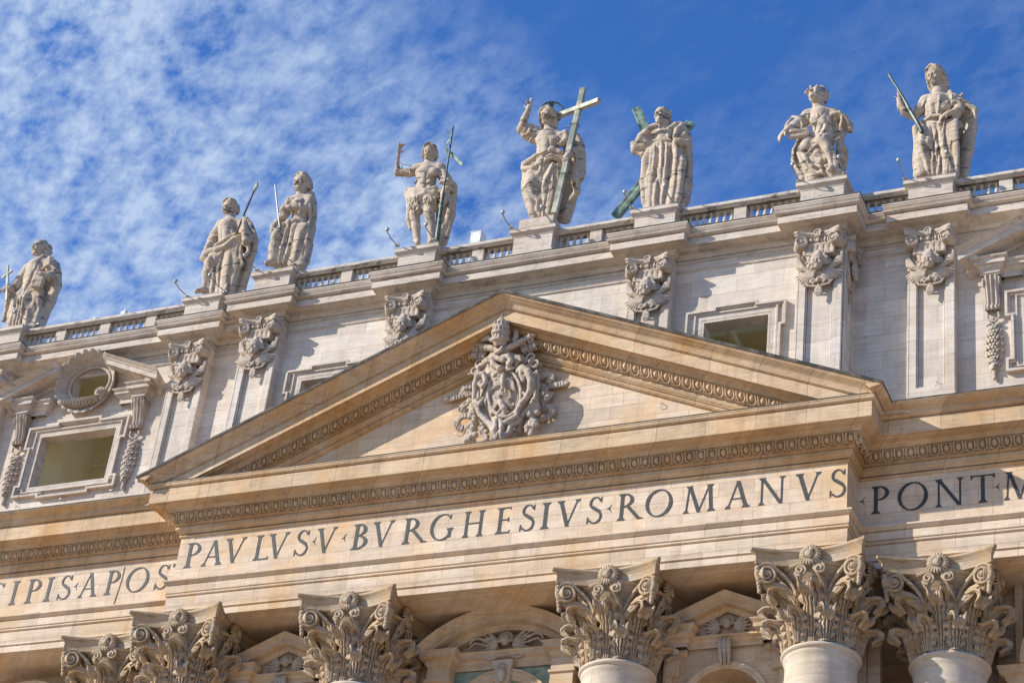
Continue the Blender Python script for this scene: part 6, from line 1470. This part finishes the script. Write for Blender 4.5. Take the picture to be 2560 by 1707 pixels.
# ribbons first, flat against the wall
def ribbon(pts, w=.10):
    q = [P(*p) for p in pts]
    for i in range(len(q)-1):
        n = 6
        for j in range(n):
            a = q[i]+(q[i+1]-q[i])*j/n; b = q[i]+(q[i+1]-q[i])*(j+1)/n; d = nrm(b-a); sx = nrm(np.cross(d, [0, 1.0, 0]))*w
            sd.cap(a-sx, a+sx, .045, None, .015)
            if j % 2 == 0: sd.cap(a-sx-[0, .05, 0], a+sx-[0, .05, 0], .028, None, .012)
for ri_, r_ in enumerate(([(395, 850, .25), (280, 870, .2), (250, 920, .25), (300, 960, .25), (380, 930, .3)], [(260, 960, .35), (170, 985, .3), (80, 1010, .35)], [(360, 1010, .3), (300, 1060, .2), (235, 1110, .2), (320, 1160, .3)],
           [(330, 1190, .3), (240, 1210, .2), (195, 1260, .2), (200, 1320, .25), (290, 1350, .3)], [(1130, 770, .3), (1220, 720, .2), (1290, 730, .2), (1280, 800, .25), (1230, 790, .3)], [(1260, 850, .3), (1350, 840, .25), (1460, 820, .3)],
           [(1140, 850, .3), (1220, 870, .2), (1200, 940, .25), (1150, 960, .3)], [(1280, 930, .3), (1230, 1010, .2), (1160, 1070, .3)], [(1180, 1110, .3), (1260, 1090, .2), (1300, 1120, .2), (1280, 1180, .25), (1160, 1240, .3)])):
    if ri_ == 4: sd.ell(P(70, 1010, .3), (.14, .1, .10), None, .02); stash('ribbon')
    ribbon(r_)
for (u, v, d) in ((1465, 825, .3), (1160, 1235, .25),): sd.ell(P(u, v, d), (.14, .1, .10), None, .02)
stash('ribbon')
# keys crossed behind the shield
s.c((1095, 268, -.30, 22), (1040, 290, -.35, 34), (940, 340, -.45, 38), (820, 400, -.50, 42), (640, 500, -.42, 42), (450, 640, -.1, 34), k=.03)
s.c((385, 385, -.15, 22), (430, 395, -.22, 36), (600, 420, -.35, 40), (720, 470, -.4, 38), (1040, 570, -.05, 34), k=.03)
for (a, b, n) in (((430, 392, -.22), (640, 430, -.36), 6), ((1060, 280, -.34), (700, 465, -.46), 9)):
    A, B = P(*a), P(*b); d = nrm(B-A); e1 = nrm(np.cross(d, [0, 1.0, 0])); e2 = np.cross(d, e1)
    for i in range(n): ring_(A+(B-A)*(i+.5)/n, .135, .028, 10, e1, e2)
for (u, v, d, rx) in ((455, 480, -.12, -.12), (1022, 398, -.22, .35)):
    c = P(u, v, d); Rm = np.array(F_.Rotation(-rx, 3, 'Y')); sd.box(c, (.30, .13, .25), Rm, .02, .02)
    for o in ((0, -.1, 0),): sd.box(c+Rm@np.array([0, -.12, 0]), (.035, .1, .26), Rm, .01, .005, True); sd.box(c+Rm@np.array([0, -.12, 0]), (.31, .1, .035), Rm, .01, .005, True)
    for i in (-1, 1):
        for j in (-1, 1): sd.ell(c+Rm@np.array([i*.17, -.13, j*.13]), .05, None, .005, True); sd.box(c+Rm@np.array([i*.16, 0, j*.27]), (.035, .2, .06), Rm, .01, .005, True)
for (cu, cv, dd) in ((450, 640, -.12), (1040, 570, -.15)):
    for (ou, ov) in ((5, -50), (-45, 38), (52, 28)): ring_(P(cu+ou, cv+ov, dd), .155, .05, 14, k=.02); sd.ell(P(cu+ou+8, cv+ov+8, dd-.02), .06, None, .02)
    s.e(cu, cv, dd-.08, 22, .1, 22, .02); s.c((cu, cv, dd, 22), (cu-20 if cu > 800 else cu-10, cv+90, dd, 24), k=.02)
sd.ell(P(1158, 610, .0), .08, None, .02); sd.ell(P(345, 715, .0), .08, None, .02)
stash('crossed_keys')
# back plate of the cartouche
s.e(735, 990, .13, 325, .46, 380, .06); s.e(720, 720, .08, 230, .50, 200, .06); s.e(690, 1320, .1, 110, .45, 140, .05)
# oval field, hollowed
s.e(745, 940, -.74, 190, .55, 268, .02, True)
O = [P(745+190*math.sin(a), 940-268*math.cos(a), -.36) for a in np.linspace(0, 2*math.pi, 40)]; sd.chain(O, .075, .02)
O = [P(745+160*math.sin(a), 940-235*math.cos(a), -.24) for a in np.linspace(0, 2*math.pi, 40)]; sd.chain(O, .035, .01)
# rolled outer frame
s.c((545, 745, -.35, 30), (500, 715, -.5, 36), (430, 740, -.5, 38), (405, 830, -.45, 36), (400, 930, -.38, 34), (395, 1010, -.35, 32), (425, 1090, -.38, 32), (460, 1180, -.36, 32), (530, 1250, -.38, 34), (590, 1300, -.42, 36), (620, 1380, -.45, 42), (650, 1450, -.42, 36), k=.03)
s.c((500, 715, -.5, 34), (530, 800, -.5, 32), (490, 860, -.5, 30), (450, 830, -.5, 24), (475, 800, -.5, 20), k=.02)
s.c((450, 900, -.35, 18), (440, 1000, -.4, 20), (400, 1040, -.45, 24), (460, 1060, -.5, 26), (500, 990, -.45, 18), k=.02)
s.c((905, 680, -.45, 36), (950, 640, -.6, 42), (1020, 690, -.6, 46), (1050, 790, -.55, 46), (1040, 900, -.5, 42), (1000, 980, -.5, 34), (930, 1060, -.45, 34), (890, 1140, -.42, 34), (880, 1200, -.42, 32), (790, 1250, -.42, 34), (720, 1290, -.42, 36), k=.03)
s.c((950, 650, -.6, 36), (930, 720, -.6, 30), (960, 790, -.6, 22), (975, 730, -.6, 20), k=.02)
s.c((1120, 690, -.1, 26), (1125, 850, -.12, 26), (1110, 960, -.15, 26), (1040, 1090, -.2, 30), (960, 1180, -.22, 34), (900, 1270, -.25, 34), (820, 1310, -.28, 36), (800, 1380, -.35, 44), (740, 1430, -.38, 40), k=.03)
s.c((1090, 700, -.25, 16), (1085, 900, -.3, 16), (1010, 980, -.5, 20), (960, 930, -.5, 20), k=.02)
s.c((560, 1260, -.3, 26), (500, 1170, -.25, 24), (450, 1100, -.2, 22), k=.02); s.c((600, 1160, -.3, 30), (560, 1110, -.28, 30), (520, 1000, -.25, 24), k=.03)
s.c((640, 1250, -.45, 30), (640, 1330, -.5, 34), (610, 1290, -.48, 18), k=.02); s.c((700, 1250, -.45, 30), (710, 1330, -.5, 34), (690, 1400, -.5, 40), (720, 1450, -.42, 34), k=.02)
s.g([(672, 1240), (672, 1350), (672, 1460)], w=12)
# head of the cartouche: shells, volutes and a mask
s.c((640, 480, -.6, 30), (700, 440, -.68, 30), (720, 400, -.7, 18), k=.03); s.c((560, 545, -.45, 34), (600, 500, -.52, 34), (680, 540, -.6, 34), (730, 560, -.62, 28), k=.03)
s.c((720, 510, -.6, 26), (790, 510, -.62, 36), (820, 560, -.6, 34), (790, 610, -.58, 26), (770, 580, -.6, 20), k=.02); s.c((600, 540, -.55, 40), (620, 610, -.52, 40), (670, 640, -.52, 36), k=.03)
for i in range(5): s.c((840+18*i, 500, -.4, 16), (835+24*i, 560, -.42, 18), (840+14*i, 590, -.4, 12), k=.008)
for i in range(5): s.c((560+10*i, 510, -.45, 12), (540+18*i, 570, -.48, 16), k=.008)
s.c((830, 590, -.3, 26), (880, 610, -.3, 30), (900, 680, -.35, 26), k=.03); s.c((560, 620, -.3, 26), (580, 700, -.3, 26), (540, 740, -.35, 24), k=.03)
s.e(695, 655, -.55, 40, .18, 34, .03); s.e(680, 640, -.72, 12, .06, 9, .01, True); s.e(730, 640, -.72, 12, .06, 9, .01, True)
for i in range(7): s.c((770, 610, -.5, 12), (770+16*i-8, 680-6*i, -.5, 14), k=.01)
s.e(530, 570, -.2, 34, .16, 40, .03); s.e(940, 540, -.25, 34, .16, 38, .03)
# eagle above, winged dragon below, in the oval
s.c((720, 720, -.45, 18), (722, 760, -.50, 30), (725, 830, -.50, 34), (725, 880, -.45, 24), k=.02); s.e(735, 715, -.55, 22, .1, 15, .01)
s.c((710, 870, -.45, 16), (700, 915, -.45, 11), k=.01); s.c((745, 870, -.45, 16), (755, 915, -.45, 11), k=.01)
for sgn in (-1, 1):
    s.c((725+sgn*20, 780, -.42, 18), (725+sgn*70, 765, -.42, 18), (725+sgn*110, 800, -.38, 14), k=.02)
    for i in range(7): s.c((725+sgn*(35+12*i), 780-4*i, -.40, 10), (725+sgn*(40+16*i), 840+9*i, -.38, 13), (725+sgn*(45+17*i), 870+9*i, -.34, 8), k=.008)
rr = np.random.default_rng(2)
for i in range(12): s.e(665+rr.uniform(0, 110), 925+rr.uniform(0, 40), -.42, 14, .06, 10, .01)
s.c((690, 1020, -.45, 30), (710, 1060, -.50, 42), (740, 1110, -.48, 38), (750, 1160, -.42, 26), (700, 1190, -.38, 16), (660, 1170, -.35, 14), k=.02); s.c((690, 1020, -.45, 24), (670, 985, -.5, 20), (640, 975, -.52, 14), k=.02)
s.c((720, 1100, -.45, 24), (690, 1140, -.45, 18), (650, 1180, -.4, 12), k=.02)
for i in range(7): s.c((680, 1040, -.38, 12), (630-6*i, 990+30*i, -.34, 12), (600-3*i, 970+38*i, -.28, 7), k=.01)
for i in range(5): s.c((750, 1060, -.40, 12), (790+10*i, 1000+28*i, -.36, 12), (840-4*i, 990+34*i, -.28, 7), k=.01)
SHIELD = sd; stash('coat_of_arms')
# fruit garlands
def fruit(pts, n, rad, seed):
    r = np.random.default_rng(seed)
    for i in range(n):
        x = (i+.5)/n*(len(pts)-1); j = min(int(x), len(pts)-2); f = x-j; u, v, d, w = [pts[j][q]*(1-f)+pts[j+1][q]*f for q in range(4)]
        c = P(u+r.uniform(-w, w), v+r.uniform(-12, 12), d-r.uniform(0, .18)); q = rad*r.uniform(.7, 1.2); sd.ell(c, q, None, .008); sd.ell(c+[0, -q, -.2*q], q*.25, None, .01, True)
fruit([(380, 1060, .1, 4), (375, 1150, .05, 22), (370, 1250, .0, 50), (360, 1360, .0, 58), (350, 1440, .0, 55), (350, 1490, .05, 55)], 46, .125, 1); stash('fruit_garland', 0)
fruit([(1100, 960, .1, 4), (1095, 1060, .0, 24), (1075, 1180, -.05, 50), (1060, 1300, -.05, 55), (1045, 1400, 0, 62)], 42, .13, 2); stash('fruit_garland', 0)
fruit([(490, 1300, .1, 8), (510, 1380, .05, 30), (520, 1470, .05, 45), (590, 1480, .1, 40)], 20, .10, 3); stash('fruit_garland', 0); fruit([(945, 1240, .1, 8), (910, 1320, .05, 22), (850, 1400, .05, 26), (790, 1450, .1, 26)], 18, .10, 4)
stash('fruit_garland', 0)
# tiara: three crowns on a beehive, hollow below
B_, T_ = P(697, 352, -.62), P(708, 88, -.86); ax = nrm(T_-B_); e1 = nrm(np.cross(ax, [0, 1.0, 0])); e2 = np.cross(ax, e1); L_ = np.linalg.norm(T_-B_)
prof_ = [(0, .27), (.10, .30), (.30, .315), (.50, .31), (.68, .28), (.82, .225), (.93, .14), (1.0, .06)]
for i in range(len(prof_)-1): (a, ra), (b, rb) = prof_[i], prof_[i+1]; sd.cap(B_+ax*L_*a, B_+ax*L_*b, ra, rb, .04)
sd.ell(B_-ax*.22, (.19, .19, .24), None, .01, True)
for (t, rad, n) in ((.06, .335, 14), (.36, .345, 14), (.62, .30, 12)):            # three crowns: band, upright points, pearls
    for dt in (0, .035, .07): ring_(B_+ax*L_*(t+dt), rad, .036, 24, e1, e2)
    for i in range(n):
        a = 2*math.pi*i/n; r_ = e1*math.cos(a)+e2*math.sin(a); q = B_+ax*L_*(t+.07)+r_*rad
        sd.cap(q, q+ax*.11-r_*.01, .042, .028, .01); sd.ell(q+ax*.15-r_*.02, .042 if i % 2 == 0 else .03, None, .006)
        if i % 2 == 0: sd.ell(B_+ax*L_*(t+.035)+r_*(rad+.035), .035, None, .006)
sd.ell(T_+ax*.04, .075, None, .01); sd.cap(T_+ax*.10, T_+ax*.20, .04, .02, .01)
s.c((500, 320, -.30, 34), (560, 300, -.4, 36), (610, 330, -.45, 26), k=.03); s.e(520, 300, -.62, 14, .1, 14, .01, True); s.c((880, 235, -.35, 36), (878, 290, -.4, 36), (860, 330, -.42, 34), k=.02); s.g([(840, 245), (915, 240)], [(840, 275), (915, 270)], w=9)
stash('tiara'); PARTS.sort(key=lambda p: p[0] != 'coat_of_arms'); CR = None
for nm_, f_ in PARTS:
    o = carve_obj(f_, nm_, M['relief'], CR or FAC); CR = CR or o
sd = s.sd = None; PARTS = None

# ================================================================== small things along the roof line and on the walls
GL = 'floodlight arms on the pedestals'
def floodlight(key, uv, label, du=None):
    """slim bent arm rising from the pedestal's front edge with a round lamp on its end; uv = foot and head over the picture"""
    cx, cyy = STX[key]; root = None
    (fu, fv), (hu, hv) = uv
    def at(u, v, y): r = FW + RT*(u-1280)/FPX - UP*(v-853.5)/FPX; return CAM + r*(y-CAM[1])/r[1]
    f = at(fu, fv, cyy-1.02); h = at(hu, hv, cyy-1.75)
    root = tag(empty('floodlight', f), label, 'floodlight', GL)
    m = (f+h)/2 + np.array([0, -.05, -.10])
    mb = MB(); mb.tube([f+[0, .12, 0], f, m, h-[0, 0, .06]], .026, 7); mb.box(f[0]-.09, f[0]+.09, f[1]-.04, f[1]+.16, f[2]-.03, f[2]+.02); smooth_by_angle(mb.build('arm', M['grey'], root))
    mb = MB(); mb.ball(h+[0, .02, .02], (.085, .075, .095), 12, 8); mb.tube([h+[0, 0, -.06], h+[0, .08, .09]], [.05, .08], 10); smooth_by_angle(mb.build('lamp', M['lamp'], root), 60)
M['lamp'] = plain('aged_lamp_shell', (.50, .50, .48), .4, .2, c2=(.30, .30, .29), sc=12)
E3 = lambda ox, oy, s_, u, v: (ox+u*s_, oy+v*s_)
k1 = .36565
for key, (f, h), lab in (
    ('a', ((93, 810), (36, 779)), 'lamp arm rising before the statue with the book and small cross'),
    ('b', ((467, 739), (438, 703)), 'lamp arm at the left corner of the lance bearer\'s pedestal'),
    ('b', ((563, 729), (524, 687)), 'lamp arm crossing the left foot of the lance bearer'),
    ('c', ((641, 673), (611, 638)), 'lamp arm at the left corner of the swordsman\'s pedestal'),
    ('c', ((735, 659), (702, 620)), 'lamp arm crossing the robe of the swordsman'),
    ('d', ((991, 611), (967, 574)), 'lamp arm at the left corner of the hide-clad man\'s pedestal'),
    ('d', ((1086, 598), (1064, 562)), 'lamp arm crossing the shin of the hide-clad man'),
    ('e', ((1277, 568), (1256, 531)), 'lamp arm at the left corner of the central figure\'s pedestal'),
    ('e', ((1378, 552), (1354, 517)), 'lamp arm before the foot of the big leaning cross'),
    ('f', ((1579, 519), (1561, 480)), 'lamp arm in front of the low end of the diagonal cross'),
    ('f', ((1680, 503), (1662, 463)), 'lamp arm crossing the skirt of the old man at the diagonal cross'),
    ('g', ((1997, 451), (1981, 411)), 'lamp arm at the left of the youth with the book'),
    ('g', ((2111, 433), (2097, 392)), 'lamp arm crossing the bird beside the youth'),
    ('h', ((2262, 446), (2246, 400)), 'lamp arm at the left corner of the rod bearer\'s pedestal'),
    ('h', ((2383, 425), (2366, 380)), 'lamp arm crossing the robe of the rod bearer')): floodlight(key, (f, h), lab)
def at(u, v, y): r = FW + RT*(u-1280)/FPX - UP*(v-853.5)/FPX; return CAM + r*(y-CAM[1])/r[1]
# white cabinet on the balustrade
p = at(1196, 591, -.1); root = tag(empty('cabinet', (p[0], -.05, 54.23)), 'white metal cabinet standing on the balustrade between two statues', 'cabinet')
mb = MB(); mb.box(p[0]-.26, p[0]+.20, -.30, .22, 54.23, 54.86); mb.box(p[0]-.28, p[0]+.22, -.32, .24, 54.86, 54.89); mb.build('casing', M['white'], root)
mb = MB()
for i, j in ((-1, 0), (1, 0), (-1, 1), (1, 1)): mb.ball((p[0]-.03+i*.18, -.305, 54.34+.4*j), .018, 6, 4)
mb.build('screws', M['grey'], root)
# little spotlights and cover on the rail at the left
p = at(242, 792, .9); root = tag(empty('spotlight', (p[0], .9, 54.23)), 'tiny white spotlight clamped on the rail at the left', 'spotlight')
mb = MB(); mb.tube([(p[0], .9, 54.22), (p[0], .88, 54.35)], .03, 6); mb.build('stem', M['grey'], root); mb = MB(); mb.tube([(p[0]-.02, .78, 54.36), (p[0]+.02, 1.0, 54.44)], [.10, .08], 10); mb.build('lamp', M['white'], root)
p = at(313, 782, .9); root = tag(empty('lantern', (p[0], .9, 54.23)), 'white faceted lantern with a small knob on the rail at the left', 'lantern')
mb = MB(); mb.lathe([(.15, 0), (.17, .03), (.20, .10), (.22, .22), (.12, .36), (.05, .40), (.04, .44)], (p[0], .9, 54.23), 6); mb.build('hood', M['white'], root)
mb = MB(); mb.ball((p[0], .9, 54.70), .05, 8, 6); mb.tube([(p[0]+.22, .85, 54.24), (p[0]+.30, .82, 54.42)], .05, 6); mb.build('knob', M['white'], root)
p = at(612, 722, .9); root = tag(empty('lantern', (p[0], .9, 54.23)), 'white faceted lantern peeping out between the lance bearer and the swordsman', 'lantern')
mb = MB(); mb.lathe([(.15, 0), (.17, .03), (.20, .10), (.22, .22), (.12, .36), (.05, .40), (.04, .44)], (p[0], .9, 54.23), 6); mb.build('hood', M['white'], root)
# iron hooks left in the masonry
def hook(x, y, z):
    mb = MB(); mb.tube([(x, y, z+.10), (x+.02, y-.08, z+.12), (x+.10, y-.12, z+.05), (x+.06, y-.12, z-.05), (x-.06, y-.10, z-.08), (x-.10, y-.09, z-.02)], .013, 5); mb.build('hook', M['grey'], FAC)
for (u, v, y) in ((154, 1244, YWS), (38, 1269, YWS), (281, 1223, YWS), (1143, 1081, -1.0), (1386, 1049, -1.0), (1651, 1013, -1.0), (2341, 960, YPS+.16), (575, 1090, YWS)):
    p = at(u, v, y-.05); hook(p[0], y, p[2])
